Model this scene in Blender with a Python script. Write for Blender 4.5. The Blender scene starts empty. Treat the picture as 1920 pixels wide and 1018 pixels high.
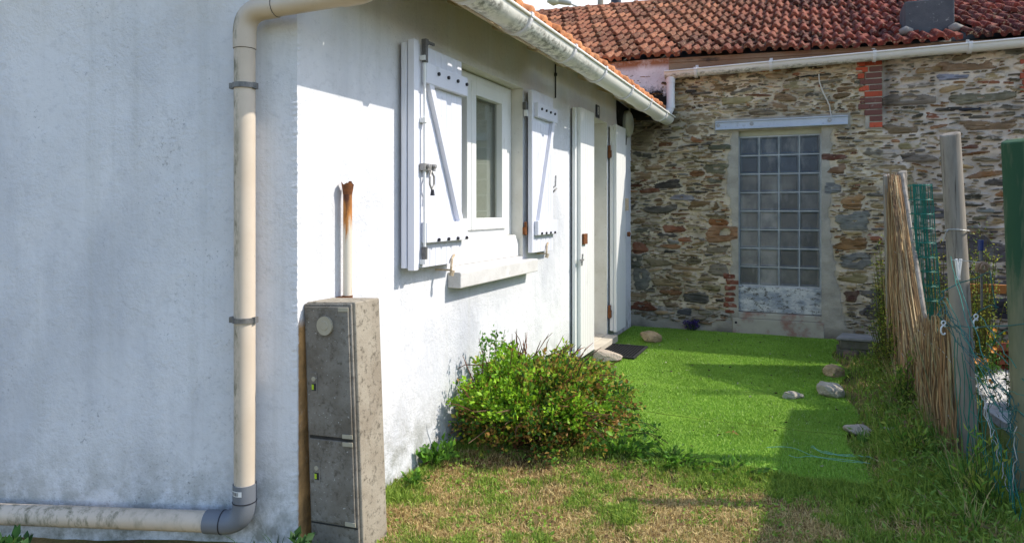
import bpy, bmesh, math, random
import numpy as np
from mathutils import Vector, Matrix

R = math.radians
random.seed(7)
rng = np.random.default_rng(7)
scene = bpy.context.scene
COL = scene.collection

# ------------------------------------------------------------------ camera, sky, sun, exposure
EYE = 1.33
cam = bpy.data.cameras.new('camera'); camo = bpy.data.objects.new('camera', cam); COL.objects.link(camo)
camo.location = (0, 0, EYE); camo.rotation_euler = (R(90), 0, 0)
cam.sensor_width = 36; cam.lens = 1289 / 1920 * 36; cam.shift_y = -114 / 1920
cam.clip_start = .05; cam.clip_end = 1000
scene.camera = camo

A = np.array((-.853, 2.731)); e = np.array((.394, .919)); m = np.array((.919, -.394))   # house corner, along the front, outwards
LEN = 5.643
B = A + e * LEN                                                                         # where the house meets the stone building
ROTF = math.atan2(e[1], e[0]); ROTS = math.atan2(m[1], m[0]); ROTG = R(-5)
gx = np.array((math.cos(ROTG), math.sin(ROTG))); gy = np.array((-gx[1], gx[0]))

sun_h = m * 1.0 + e * .37
sdir = Vector((sun_h[0], sun_h[1], 1.02)).normalized()
world = bpy.data.worlds.new('World'); scene.world = world; world.use_nodes = True
nt = world.node_tree; bg = nt.nodes['Background']
sky = nt.nodes.new('ShaderNodeTexSky'); sky.sky_type = 'NISHITA'; sky.sun_disc = False
sky.sun_elevation = math.asin(sdir.z); sky.sun_rotation = math.atan2(sdir.x, sdir.y)
sky.dust_density = 1.0; sky.air_density = 1.1; sky.ozone_density = 2.5
# bright haze cloud low in the northern sky
wtc = nt.nodes.new('ShaderNodeTexCoord'); wsp = nt.nodes.new('ShaderNodeSeparateXYZ'); nt.links.new(wtc.outputs['Generated'], wsp.inputs[0])
wmr = nt.nodes.new('ShaderNodeMapRange'); wmr.inputs[1].default_value = .55; wmr.inputs[2].default_value = .30; nt.links.new(wsp.outputs['Z'], wmr.inputs[0])
wmy = nt.nodes.new('ShaderNodeMapRange'); wmy.inputs[1].default_value = .2; wmy.inputs[2].default_value = .6; nt.links.new(wsp.outputs['Y'], wmy.inputs[0])
wno = nt.nodes.new('ShaderNodeTexNoise'); wno.inputs['Scale'].default_value = 3; wno.inputs['Detail'].default_value = 6; nt.links.new(wtc.outputs['Generated'], wno.inputs['Vector'])
wmn = nt.nodes.new('ShaderNodeMapRange'); wmn.inputs[1].default_value = .22; wmn.inputs[2].default_value = .5; nt.links.new(wno.outputs['Fac'], wmn.inputs[0])
wm1 = nt.nodes.new('ShaderNodeMath'); wm1.operation = 'MULTIPLY'; nt.links.new(wmr.outputs[0], wm1.inputs[0]); nt.links.new(wmy.outputs[0], wm1.inputs[1])
wm2 = nt.nodes.new('ShaderNodeMath'); wm2.operation = 'MULTIPLY'; nt.links.new(wm1.outputs[0], wm2.inputs[0]); nt.links.new(wmn.outputs[0], wm2.inputs[1])
wmx = nt.nodes.new('ShaderNodeMix'); wmx.data_type = 'RGBA'; nt.links.new(wm2.outputs[0], wmx.inputs[0]); nt.links.new(sky.outputs[0], wmx.inputs[6]); wmx.inputs[7].default_value = (4.4, 4.5, 4.7, 1)
nt.links.new(wmx.outputs[2], bg.inputs['Color']); bg.inputs['Strength'].default_value = .15
sl = bpy.data.lights.new('sun', 'SUN'); sl.energy = 2.6; sl.angle = R(.5); sl.color = (1, .935, .82)
so = bpy.data.objects.new('sun', sl); COL.objects.link(so)
so.rotation_euler = (-sdir).to_track_quat('-Z', 'Y').to_euler(); so.location = (6, 2, 8)
scene.view_settings.view_transform = 'Standard'; scene.view_settings.look = 'None'
scene.view_settings.exposure = 1.0; scene.view_settings.gamma = 1
scene.render.engine = 'CYCLES'

# ------------------------------------------------------------------ helpers
def FP(s, n, z=0):
    p = A + e * s + m * n; return Vector((p[0], p[1], z))
def SP(t, n, z=0):
    p = B + m * t - e * n; return Vector((p[0], p[1], z))

class MB:
    """collects shapes of ONE mesh"""
    def __init__(s): s.v = []; s.f = []; s.c = []
    def add(s, vs, fs, col=None):
        o = len(s.v); s.v += [tuple(v) for v in vs]; s.f += [tuple(i + o for i in f) for f in fs]
        s.c += [col or (1, 1, 1)] * len(vs)
    def box(s, x0, x1, y0, y1, z0, z1, M=None, col=None):
        vs = [(x, y, z) for z in (z0, z1) for x, y in ((x0, y0), (x1, y0), (x1, y1), (x0, y1))]
        if M is not None: vs = [M @ Vector(v) for v in vs]
        s.add(vs, [(3, 2, 1, 0), (4, 5, 6, 7), (0, 1, 5, 4), (1, 2, 6, 5), (2, 3, 7, 6), (3, 0, 4, 7)], col)
    def prism(s, poly, axis, a, b, col=None):
        """poly of 2D points extruded along axis 0/1/2 from a to b"""
        def P(p, t):
            return (t, p[0], p[1]) if axis == 0 else (p[0], t, p[1]) if axis == 1 else (p[0], p[1], t)
        n = len(poly)
        s.add([P(p, a) for p in poly] + [P(p, b) for p in poly],
              [tuple(range(n - 1, -1, -1)), tuple(range(n, 2 * n))] + [(i, (i + 1) % n, n + (i + 1) % n, n + i) for i in range(n)], col)
    def tube(s, pts, r, seg=8, cap=True, col=None):
        pts = [Vector(p) for p in pts]; n = len(pts)
        rr = r if isinstance(r, (list, tuple)) else [r] * n
        vs = []; fs = []; prev = None
        for i, p in enumerate(pts):
            t = (pts[min(i + 1, n - 1)] - pts[max(i - 1, 0)])
            t = t.normalized() if t.length > 1e-9 else Vector((0, 0, 1))
            if prev is None:
                u = t.orthogonal().normalized()
            else:
                u = prev - t * prev.dot(t); u = u.normalized() if u.length > 1e-6 else t.orthogonal().normalized()
            prev = u; w = t.cross(u)
            for k in range(seg):
                a = 2 * math.pi * k / seg
                vs.append(p + (u * math.cos(a) + w * math.sin(a)) * rr[i])
        for i in range(n - 1):
            for k in range(seg):
                k2 = (k + 1) % seg
                fs.append((i * seg + k, i * seg + k2, (i + 1) * seg + k2, (i + 1) * seg + k))
        if cap:
            fs.append(tuple(range(seg - 1, -1, -1))); fs.append(tuple((n - 1) * seg + k for k in range(seg)))
        s.add(vs, fs, col)
    def build(s, name, mat, parent=None, smooth=False, bevel=0, seg=2, attr=False):
        me = bpy.data.meshes.new(name); me.from_pydata(s.v, [], s.f); me.update()
        if attr:
            a = me.color_attributes.new('Col', 'FLOAT_COLOR', 'POINT')
            a.data.foreach_set('color', np.c_[np.array(s.c, float), np.ones(len(s.c))].ravel())
        return link(name, me, mat, parent, smooth, bevel, seg)

def link(name, me, mat, parent=None, smooth=False, bevel=0, seg=2):
    o = bpy.data.objects.new(name, me); COL.objects.link(o)
    if mat: me.materials.append(mat)
    if parent: o.parent = parent
    if smooth: me.polygons.foreach_set('use_smooth', [True] * len(me.polygons))
    if smooth == 'auto':
        ang = np.array([0]);  me.set_sharp_from_angle(angle=R(40))
    if bevel:
        b = o.modifiers.new('bevel', 'BEVEL'); b.width = bevel; b.segments = seg; b.limit_method = 'ANGLE'; b.angle_limit = R(35)
    return o

def npmesh(name, V, faces, mat, parent=None, col=None, smooth=False):
    """V (n,3); faces list of (k,m) int arrays"""
    me = bpy.data.meshes.new(name)
    me.vertices.add(len(V)); me.vertices.foreach_set('co', np.asarray(V, np.float32).ravel())
    loops = np.concatenate([f.ravel() for f in faces]); tot = np.concatenate([np.full(len(f), f.shape[1]) for f in faces])
    me.loops.add(len(loops)); me.loops.foreach_set('vertex_index', loops.astype(np.int32))
    me.polygons.add(len(tot)); st = np.concatenate(([0], np.cumsum(tot)[:-1]))
    me.polygons.foreach_set('loop_start', st.astype(np.int32))
    me.update(calc_edges=True); me.validate()
    if col is not None:
        a = me.color_attributes.new('Col', 'FLOAT_COLOR', 'POINT')
        a.data.foreach_set('color', np.c_[col, np.ones(len(col))].astype(np.float32).ravel())
    return link(name, me, mat, parent, smooth)

def tag(o, label=None, cat=None, group=None, kind=None):
    if label: o['label'] = label
    if cat: o['category'] = cat
    if group: o['group'] = group
    if kind: o['kind'] = kind
    return o
def thing(name, label, cat, loc=(0, 0, 0), rz=0, group=None):
    o = bpy.data.objects.new(name, None); COL.objects.link(o); o.empty_display_size = .1
    o.location = loc; o.rotation_euler = (0, 0, rz)
    return tag(o, label, cat, group)

def noise1(shape, cell, seed):
    """smooth value noise on an array; cell = (rows, cols) per lattice step"""
    g = np.random.default_rng(seed)
    h, w = shape; ny = int(h / cell[0]) + 3; nx = int(w / cell[1]) + 3
    L = g.random((ny, nx))
    y = np.arange(h) / cell[0]; x = np.arange(w) / cell[1]
    yi = y.astype(int); xi = x.astype(int); fy = y - yi; fx = x - xi
    fy = (fy * fy * (3 - 2 * fy))[:, None]; fx = (fx * fx * (3 - 2 * fx))[None]
    a = L[np.ix_(yi, xi)]; b = L[np.ix_(yi, xi + 1)]; c = L[np.ix_(yi + 1, xi)]; d = L[np.ix_(yi + 1, xi + 1)]
    return (a * (1 - fx) + b * fx) * (1 - fy) + (c * (1 - fx) + d * fx) * fy
def fbm(shape, cell, seed, octv=4, gain=.55):
    t = 0; a = 1; s = 0
    for k in range(octv):
        t = t + a * noise1(shape, (max(cell[0] / 2 ** k, 1.01), max(cell[1] / 2 ** k, 1.01)), seed + k); s += a; a *= gain
    return t / s
def pnoise(x, y, scale, seed, octv=3):
    """value noise at points"""
    t = 0; amp = 1; tot = 0
    for k in range(octv):
        g = np.random.default_rng(seed + k); L = g.random((256, 256))
        u = np.asarray(x) / scale * 2 ** k + 100.3; v = np.asarray(y) / scale * 2 ** k + 57.7
        ui = np.floor(u).astype(int); vi = np.floor(v).astype(int); fu = u - ui; fv = v - vi
        fu = fu * fu * (3 - 2 * fu); fv = fv * fv * (3 - 2 * fv)
        q = lambda i, j: L[i % 256, j % 256]
        t = t + amp * ((q(ui, vi) * (1 - fu) + q(ui + 1, vi) * fu) * (1 - fv) + (q(ui, vi + 1) * (1 - fu) + q(ui + 1, vi + 1) * fu) * fv)
        tot += amp; amp *= .5
    return t / tot

# ------------------------------------------------------------------ materials
class N:
    def __init__(s, name):
        s.m = bpy.data.materials.new(name); s.m.use_nodes = True; s.t = s.m.node_tree
        s.b = s.t.nodes['Principled BSDF']; s.out = s.t.nodes['Material Output']
        s.tc = s.t.nodes.new('ShaderNodeTexCoord')
    def n(s, typ, **kw):
        o = s.t.nodes.new('ShaderNode' + typ)
        for k, v in kw.items(): setattr(o, k, v)
        return o
    def l(s, a, b): s.t.links.new(a, b)
    def coord(s, scale=(1, 1, 1)):
        mp = s.n('Mapping'); s.l(s.tc.outputs['Object'], mp.inputs[0]); mp.inputs['Scale'].default_value = scale
        return mp.outputs[0]
    def noise(s, scale, detail=4, rough=.55, stretch=(1, 1, 1), dist=0):
        t = s.n('TexNoise'); s.l(s.coord(stretch), t.inputs['Vector'])
        t.inputs['Scale'].default_value = scale; t.inputs['Detail'].default_value = detail
        t.inputs['Roughness'].default_value = rough; t.inputs['Distortion'].default_value = dist
        return t.outputs['Fac']
    def ramp(s, x, lo, hi, a=0., b=1.):
        r = s.n('MapRange'); s.l(x, r.inputs[0]); r.inputs[1].default_value = lo; r.inputs[2].default_value = hi
        r.inputs[3].default_value = a; r.inputs[4].default_value = b; return r.outputs[0]
    def math(s, op, a, b=None):
        o = s.n('Math', operation=op)
        for i, x in enumerate((a, b)):
            if x is None: continue
            if isinstance(x, (int, float)): o.inputs[i].default_value = x
            else: s.l(x, o.inputs[i])
        return o.outputs[0]
    def mix(s, fac, a, b, mode='MIX'):
        o = s.n('Mix', data_type='RGBA', blend_type=mode)
        for i, x in ((0, fac), (6, a), (7, b)):
            if isinstance(x, (int, float)): o.inputs[i].default_value = x
            elif isinstance(x, (tuple, list)): o.inputs[i].default_value = (*x, 1)[:4]
            else: s.l(x, o.inputs[i])
        return o.outputs[2]
    def axis(s, k):
        sp = s.n('SeparateXYZ'); s.l(s.tc.outputs['Object'], sp.inputs[0]); return sp.outputs[k]
    def attr(s):
        a = s.n('Attribute'); a.attribute_name = 'Col'; return a.outputs['Color']
    def bump(s, h, strength=.3, dist=.01):
        b = s.n('Bump'); b.inputs['Strength'].default_value = strength; b.inputs['Distance'].default_value = dist
        s.l(h, b.inputs['Height']); s.l(b.outputs[0], s.b.inputs['Normal'])
    def fin(s, color, rough=.8, spec=.3):
        if isinstance(color, (tuple, list)): s.b.inputs['Base Color'].default_value = (*color, 1)[:4]
        else: s.l(color, s.b.inputs['Base Color'])
        if isinstance(rough, (int, float)): s.b.inputs['Roughness'].default_value = rough
        else: s.l(rough, s.b.inputs['Roughness'])
        s.b.inputs['Specular IOR Level'].default_value = spec
        return s.m

def simple(name, a, b, scale=12, rough=.6, spec=.3, bs=60, bst=.15, bd=.003, stretch=(1, 1, 1), dirt=None, metal=0):
    q = N(name); c = q.mix(q.ramp(q.noise(scale, 5, .6, stretch), .3, .7), a, b)
    if dirt:
        col, sc, lo, hi = dirt
        c = q.mix(q.ramp(q.noise(sc, 6, .65, stretch), lo, hi), c, col)
    q.bump(q.noise(bs, 4, .6, stretch), bst, bd); q.b.inputs['Metallic'].default_value = metal
    return q.fin(c, rough, spec)

M = {}
# white rough-cast wall paint
def wall_paint():
    q = N('white_wall_paint')
    z = q.axis(2); x = q.axis(0)
    c = q.mix(q.ramp(q.noise(1.7, 5, .6), .35, .7), (.71, .71, .735), (.625, .63, .655))
    c = q.mix(q.ramp(q.noise(1.1, 6, .65, (1, 1, .45)), .50, .70, 0, .75), c, (.43, .445, .49))
    c = q.mix(q.ramp(q.noise(24, 6, .72, (1, 1, 1.4)), .54, .68, 0, .42), c, (.45, .46, .49))
    c = q.mix(q.math('MULTIPLY', q.ramp(q.noise(85, 4, .7), .60, .70), q.ramp(q.noise(3.1, 4, .6), .5, .66)), c, (.27, .28, .31))
    # dark mould specks, denser close to the ground and in patches
    sp = q.ramp(q.noise(55, 5, .75), .56, .70)
    patch = q.ramp(q.noise(4.2, 4, .6), .48, .64)
    low = q.math('MAXIMUM', q.ramp(z, 1.05, .10, .0, 1.), q.ramp(q.noise(2.2, 3, .6), .56, .68, 0, .8))
    c = q.mix(q.math('MULTIPLY', q.math('MULTIPLY', sp, patch), low), c, (.16, .165, .18))
    # splash band at the foot
    base = q.math('MULTIPLY', q.ramp(z, .42, .03), q.ramp(q.noise(9, 6, .7), .40, .60))
    c = q.mix(q.math('MULTIPLY', base, .9), c, (.25, .25, .22))
    # warm bounce light under the eave, put into the colour as yellow brown
    top = q.math('MULTIPLY', q.ramp(z, 1.95, 2.5), q.ramp(q.noise(3, 4, .6, (1, 1, .3)), .25, .6))
    c = q.mix(q.math('MULTIPLY', top, .42), c, (.66, .55, .36))
    # vertical run marks
    runs = q.ramp(q.noise(5, 5, .65, (3, 3, .10)), .53, .72, 0, .34)
    c = q.mix(runs, c, (.48, .48, .47))
    # ochre brown strip on the front, right behind the cabinet
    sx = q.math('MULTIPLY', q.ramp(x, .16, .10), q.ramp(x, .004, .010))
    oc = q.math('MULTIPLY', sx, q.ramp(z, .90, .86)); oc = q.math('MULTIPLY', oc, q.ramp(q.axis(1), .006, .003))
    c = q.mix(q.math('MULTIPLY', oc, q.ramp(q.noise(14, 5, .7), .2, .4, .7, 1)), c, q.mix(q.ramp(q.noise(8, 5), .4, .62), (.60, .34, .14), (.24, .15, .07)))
    h = q.math('ADD', q.math('MULTIPLY', q.noise(75, 4, .62), .8), q.math('MULTIPLY', q.noise(16, 4, .6), .8))
    h = q.math('ADD', h, q.math('MULTIPLY', q.noise(190, 3, .6), .25))
    rd = q.n('TexNoise', noise_type='RIDGED_MULTIFRACTAL'); q.l(q.coord((1, 1, 1.8)), rd.inputs['Vector']); rd.inputs['Scale'].default_value = 3.2; rd.inputs['Detail'].default_value = 5; rd.inputs['Distortion'].default_value = .8
    rough_ = q.ramp(q.noise(2.6, 4, .6), .38, .62, .25, 1.0)
    h = q.math('ADD', q.math('MULTIPLY', h, rough_), q.math('MULTIPLY', rd.outputs['Fac'], .22))
    vo = q.n('TexVoronoi', feature='DISTANCE_TO_EDGE'); dn = q.n('TexNoise'); q.l(q.coord(), dn.inputs['Vector']); dn.inputs['Scale'].default_value = 5; dn.inputs['Detail'].default_value = 4
    q.l(q.mix(.12, q.coord(), dn.outputs['Color']), vo.inputs['Vector']); vo.inputs['Scale'].default_value = 1.7
    crk = q.math('MULTIPLY', q.ramp(vo.outputs['Distance'], .006, .001), q.ramp(q.noise(1.9, 2, .5), .54, .58))
    c = q.mix(q.math('MULTIPLY', crk, .14), c, (.30, .30, .31))
    q.bump(h, .55, .012)
    return q.fin(c, .92, .2)
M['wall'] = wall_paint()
M['pvc_white'] = simple('white_shutter_plastic', (.72, .725, .79), (.66, .67, .74), 3, .38, .4, 40, .05, .001, dirt=((.50, .50, .50), 13, .60, .80), stretch=(1, 1, .25))
M['frame_white'] = simple('white_window_plastic', (.78, .78, .77), (.73, .73, .71), 3, .35, .4, 40, .05, .001, dirt=((.50, .48, .44), 13, .62, .80), stretch=(1, 1, .25))
M['cream_pipe'] = None
q = N('cream_pipe_plastic'); c = q.mix(q.ramp(q.noise(4, 5, .6), .3, .7), (.60, .51, .415), (.52, .43, .335))
c = q.mix(q.math('MULTIPLY', q.ramp(q.noise(34, 6, .72, (1, 1, .35)), .46, .64), q.math('MULTIPLY', q.ramp(q.noise(2.6, 4, .6), .36, .52), q.ramp(q.axis(0), -.180, -.205))), c, (.17, .155, .10))
c = q.mix(q.ramp(q.noise(70, 5, .75, (1, 1, .5)), .64, .70, 0, .6), c, (.28, .24, .17)); c = q.mix(q.ramp(q.noise(11, 6, .7, (2, 2, .2)), .60, .72, 0, .4), c, (.36, .29, .20))
q.bump(q.noise(50, 4, .6), .06, .001); M['cream_pipe'] = q.fin(c, .45, .35)
M['grey_pvc'] = simple('grey_pipe_plastic', (.16, .175, .20), (.13, .14, .165), 6, .45, .4)
M['black_metal'] = simple('dark_galvanised_clamp', (.10, .10, .10), (.22, .21, .20), 40, .5, .4, metal=.4)
M['bolt_black'] = simple('black_bolt', (.012, .012, .016), (.02, .02, .03), 40, .5, .4)
M['hardware'] = simple('dull_zinc_hardware', (.42, .41, .40), (.25, .24, .23), 30, .5, .4, metal=.5)
M['dark_hardware'] = simple('dark_hardware', (.10, .10, .10), (.18, .17, .16), 60, .55, .4, metal=.4)
M['rusty'] = simple('rusty_iron', (.25, .09, .03), (.10, .045, .025), 60, .85, .2, 120, .4, .002)
M['cord'] = simple('tan_stay_hook', (.45, .33, .20), (.60, .5, .38), 50, .8, .2)
M['stone_sill'] = simple('painted_concrete_sill', (.66, .645, .63), (.54, .52, .50), 8, .85, .2, 90, .4, .004, dirt=((.33, .31, .28), 35, .62, .74))
M['reveal'] = simple('reveal_render', (.70, .68, .62), (.60, .57, .50), 6, .9, .2, 90, .35, .004, dirt=((.42, .40, .34), 30, .62, .75))
M['wood_white'] = simple('painted_eave_wood', (.62, .55, .42), (.45, .34, .20), 7, .75, .2, 60, .2, .003)
M['step'] = simple('door_step_concrete', (.58, .53, .44), (.46, .41, .34), 9, .85, .2, 80, .3, .003)
M['dark_in'] = simple('dim_interior', (.20, .20, .19), (.16, .16, .15), 2, .9, .1)
M['curtain'] = simple('pale_inner_panel', (.72, .74, .68), (.66, .68, .60), 2, .8, .2)
M['mat'] = simple('black_rubber', (.018, .018, .02), (.03, .03, .032), 30, .7, .3, 200, .4, .003)
M['soot'] = simple('black_soot', (.010, .010, .010), (.03, .028, .025), 30, .95, .05)
M['lamp_glass'] = simple('dusty_opal_glass', (.52, .52, .44), (.42, .42, .35), 5, .35, .5)
M['navy'] = simple('navy_enamel', (.012, .015, .035), (.02, .02, .045), 20, .3, .5)
M['sign_white'] = simple('white_enamel', (.75, .75, .75), (.65, .65, .65), 20, .4, .4)

def gutter_mat(name, base, light):
    q = N(name)
    z = q.axis(2)
    c = q.mix(q.ramp(q.noise(4, 5, .6), .3, .7), base, light)
    msk = q.math('MULTIPLY', q.ramp(q.noise(28, 6, .72, (.7, 1, 1)), .44, .60), q.ramp(q.noise(2.1, 3, .5), .36, .52))
    msk = q.math('MULTIPLY', msk, q.math('MULTIPLY', q.ramp(z, -.012, -.036), q.ramp(q.axis(0), 3.0, 2.1)))
    c = q.mix(q.math('MULTIPLY', msk, .85), c, (.13, .125, .095))
    c = q.mix(q.ramp(q.noise(60, 5, .7), .62, .72, 0, .35), c, (.30, .28, .22))
    q.bump(q.noise(40, 4, .6), .08, .002)
    return q.fin(c, .45, .35)
M['gutter'] = gutter_mat('stained_white_gutter', (.74, .71, .63), (.80, .78, .72))
M['gutter2'] = gutter_mat('greyed_white_gutter', (.62, .59, .56), (.70, .67, .63))
M['pipe_white'] = simple('white_pipe', (.70, .68, .68), (.62, .60, .60), 5, .45, .35, dirt=((.35, .33, .32), 20, .62, .76))

def tile_mat(name, lich):
    q = N(name)
    c = q.attr()
    c = q.mix(q.ramp(q.noise(16, 5, .65), .35, .7, 0, .7), c, (.60, .42, .34), 'MULTIPLY')
    c = q.mix(q.ramp(q.noise(34, 6, .7), .54, .66, 0, lich), c, (.50, .36, .22))
    c = q.mix(q.ramp(q.noise(21, 6, .7, dist=.6), .56, .66, 0, lich), c, (.045, .035, .03))
    c = q.mix(q.ramp(q.noise(3.2, 5, .7), .60, .72, 0, lich * .5), c, (.16, .13, .06))
    q.bump(q.noise(90, 4, .6), .35, .003)
    return q.fin(c, .85, .2)
M['tile_old'] = tile_mat('weathered_clay_tile', .65)
M['tile_new'] = tile_mat('orange_clay_tile', .25)

def stone_mat():
    q = N('rubble_stone')
    c = q.attr()
    c = q.mix(q.ramp(q.noise(120, 5, .7, (.5, 1, 1.3)), .3, .75, 0, .42), c, (.50, .46, .42), 'MULTIPLY')
    c = q.mix(q.ramp(q.noise(60, 5, .7), .60, .74, 0, .25), c, (.50, .46, .38))
    q.bump(q.noise(150, 5, .7, (.6, 1, 1.4)), .6, .006)
    return q.fin(c, .92, .15)
M['stone'] = stone_mat()
def white_old():
    q = N('flaking_whitewash')
    z = q.axis(2)
    c = q.mix(q.ramp(q.noise(5, 6, .7), .35, .65), (.74, .70, .72), (.58, .53, .54))
    c = q.mix(q.ramp(q.noise(40, 6, .75), .58, .70), c, (.16, .14, .13))
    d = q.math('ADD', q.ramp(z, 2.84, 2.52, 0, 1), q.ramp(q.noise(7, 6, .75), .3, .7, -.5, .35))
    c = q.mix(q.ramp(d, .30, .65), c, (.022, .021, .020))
    c = q.mix(q.math('MULTIPLY', q.ramp(z, 2.93, 2.99), q.ramp(q.noise(9, 5, .7), .3, .55)), c, (.33, .16, .09))
    q.bump(q.noise(70, 5, .65), .4, .005)
    return q.fin(c, .92, .15)
M['whitewash'] = white_old()
M['brick'] = None
def brick_mat():
    q = N('red_brick'); c = q.attr()
    c = q.mix(q.ramp(q.noise(40, 5, .7), .5, .7, 0, .6), c, (.14, .05, .04))
    c = q.mix(q.ramp(q.noise(24, 5, .7), .62, .72, 0, .5), c, (.40, .36, .30))
    q.bump(q.noise(110, 4, .65), .5, .004)
    return q.fin(c, .9, .2)
M['brick'] = brick_mat()
M['mortar'] = simple('grey_lime_render', (.48, .42, .33), (.30, .27, .22), 10, .95, .1, 80, .7, .010, dirt=((.20, .18, .14), 16, .58, .74))
M['cream_render'] = simple('cream_render', (.50, .47, .33), (.42, .39, .28), 7, .9, .1, 80, .3, .003)
def panel_mat():
    q = N('flaking_painted_panel')
    c = q.mix(q.ramp(q.noise(6, 6, .7, (.7, 1, 1.5)), .42, .58), (.64, .62, .58), (.30, .32, .35))
    c = q.mix(q.ramp(q.noise(24, 7, .78, (.7, 1, 1.3)), .52, .60), c, (.12, .11, .09))
    c = q.mix(q.math('MULTIPLY', q.ramp(q.axis(2), .14, .06), q.ramp(q.noise(8, 5, .7), .4, .55)), c, (.36, .19, .14))
    q.bump(q.noise(60, 5, .7), .4, .004)
    return q.fin(c, .9, .15)
M['panel'] = panel_mat()
M['cream_ledge'] = simple('cream_plinth', (.47, .43, .34), (.34, .30, .25), 5, .9, .1, 70, .4, .004, dirt=((.30, .15, .11), 5, .50, .66))
M['beam'] = simple('painted_steel_beam', (.50, .53, .58), (.42, .45, .50), 8, .55, .3, 60, .15, .002, dirt=((.25, .25, .27), 14, .60, .74))
M['cement'] = simple('dark_cement', (.115, .115, .12), (.075, .075, .082), 7, .95, .1, 60, .4, .006, dirt=((.27, .26, .25), 18, .62, .72))

def glass_block_mat():
    q = N('ribbed_glass_block')
    w1 = q.n('TexWave', wave_type='BANDS', bands_direction='X'); q.l(q.coord(), w1.inputs['Vector']); w1.inputs['Scale'].default_value = 26
    w2 = q.n('TexWave', wave_type='BANDS', bands_direction='Z'); q.l(q.coord(), w2.inputs['Vector']); w2.inputs['Scale'].default_value = 26
    c = q.attr()
    c = q.mix(q.ramp(q.noise(7, 4, .6), .40, .65, 0, .6), c, (.030, .036, .046)); c = q.mix(q.ramp(q.noise(3.4, 5, .65, (1.6, 1, .8)), .50, .66, 0, .55), c, (.26, .25, .23))  # pale blotches put varied reflections into the block colour
    hh = q.math('ADD', w1.outputs['Fac'], q.math('MULTIPLY', w2.outputs['Fac'], .45))
    c = q.mix(q.ramp(hh, .5, 1.3, 0, .22), c, (.16, .17, .18))
    q.bump(hh, .35, .003)
    return q.fin(c, .16, .5)
M['glass_block'] = glass_block_mat()
M['joint'] = simple('glass_block_joint', (.62, .62, .61), (.42, .43, .44), 12, .8, .2)
q = N('window_glass'); tr = q.n('BsdfTransparent'); tr.inputs[0].default_value = (.78, .79, .77, 1)
gl = q.n('BsdfGlossy'); gl.inputs['Roughness'].default_value = .02
mx = q.n('MixShader'); mx.inputs[0].default_value = .12; q.l(tr.outputs[0], mx.inputs[1]); q.l(gl.outputs[0], mx.inputs[2]); q.l(mx.outputs[0], q.out.inputs[0])
M['glass'] = q.m

def concrete_mat(name, a, b, specks, lich):
    q = N(name)
    c = q.mix(q.ramp(q.noise(5, 5, .65), .38, .62), a, b)
    c = q.mix(q.ramp(q.noise(42, 6, .72), .52, .66, 0, specks), c, (.10, .085, .065))
    c = q.mix(q.ramp(q.noise(90, 3, .6), .66, .70, 0, lich), c, (.42, .41, .38))
    q.bump(q.noise(110, 5, .7), .5, .004)
    return q.fin(c, .93, .15)
M['cab_body'] = concrete_mat('mossy_concrete', (.34, .30, .24), (.26, .22, .17), .9, .3)
M['cab_door'] = concrete_mat('grimy_cabinet_door', (.26, .24, .21), (.15, .13, .105), .85, .9)
M['cab_plate'] = simple('beige_plastic', (.42, .38, .29), (.36, .32, .24), 9, .6, .3)
M['yellow_green'] = simple('yellow_green_latch', (.45, .62, .03), (.40, .55, .03), 9, .5, .3)
M['rust_pipe'] = None
q = N('rust_streaked_white_pipe'); z = q.axis(2)
d = q.math('ADD', q.ramp(z, .18, .50, 0, 1), q.ramp(q.noise(30, 5, .7, (1, 1, .15)), .35, .68, -.5, .4))
c = q.mix(q.ramp(d, .10, .5), (.62, .56, .46), (.46, .19, .05)); c = q.mix(q.ramp(d, .62, .95), c, (.09, .035, .02))
c = q.mix(q.ramp(q.noise(14, 4, .6, (1, 1, .3)), .64, .70), c, (.50, .25, .07))
q.bump(q.noise(120, 4, .6), .3, .002); M['rust_pipe'] = q.fin(c, .75, .25)

def leaf_mat(name, tl=.35, rough=.5):
    q = N(name); c = q.attr()
    tr = q.n('BsdfTranslucent'); q.l(c, tr.inputs[0]); q.l(c, q.b.inputs['Base Color'])
    q.b.inputs['Roughness'].default_value = rough; q.b.inputs['Specular IOR Level'].default_value = .25
    mx = q.n('MixShader'); mx.inputs[0].default_value = tl
    q.l(q.b.outputs[0], mx.inputs[1]); q.l(tr.outputs[0], mx.inputs[2]); q.l(mx.outputs[0], q.out.inputs[0])
    return q.m
M['leaf'] = leaf_mat('leaf'); M['blade'] = leaf_mat('grass_blade', .3, .6)
M['turf_blade'] = leaf_mat('turf_fibre', .15, .55)
M['reed'] = None
q = N('reed_and_wood'); c = q.attr(); c = q.mix(q.ramp(q.noise(40, 4, .6, (1, 1, .2)), .35, .7, 0, .6), c, (.5, .46, .42), 'MULTIPLY'); M['reed'] = q.fin(c, .85, .15)

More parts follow.
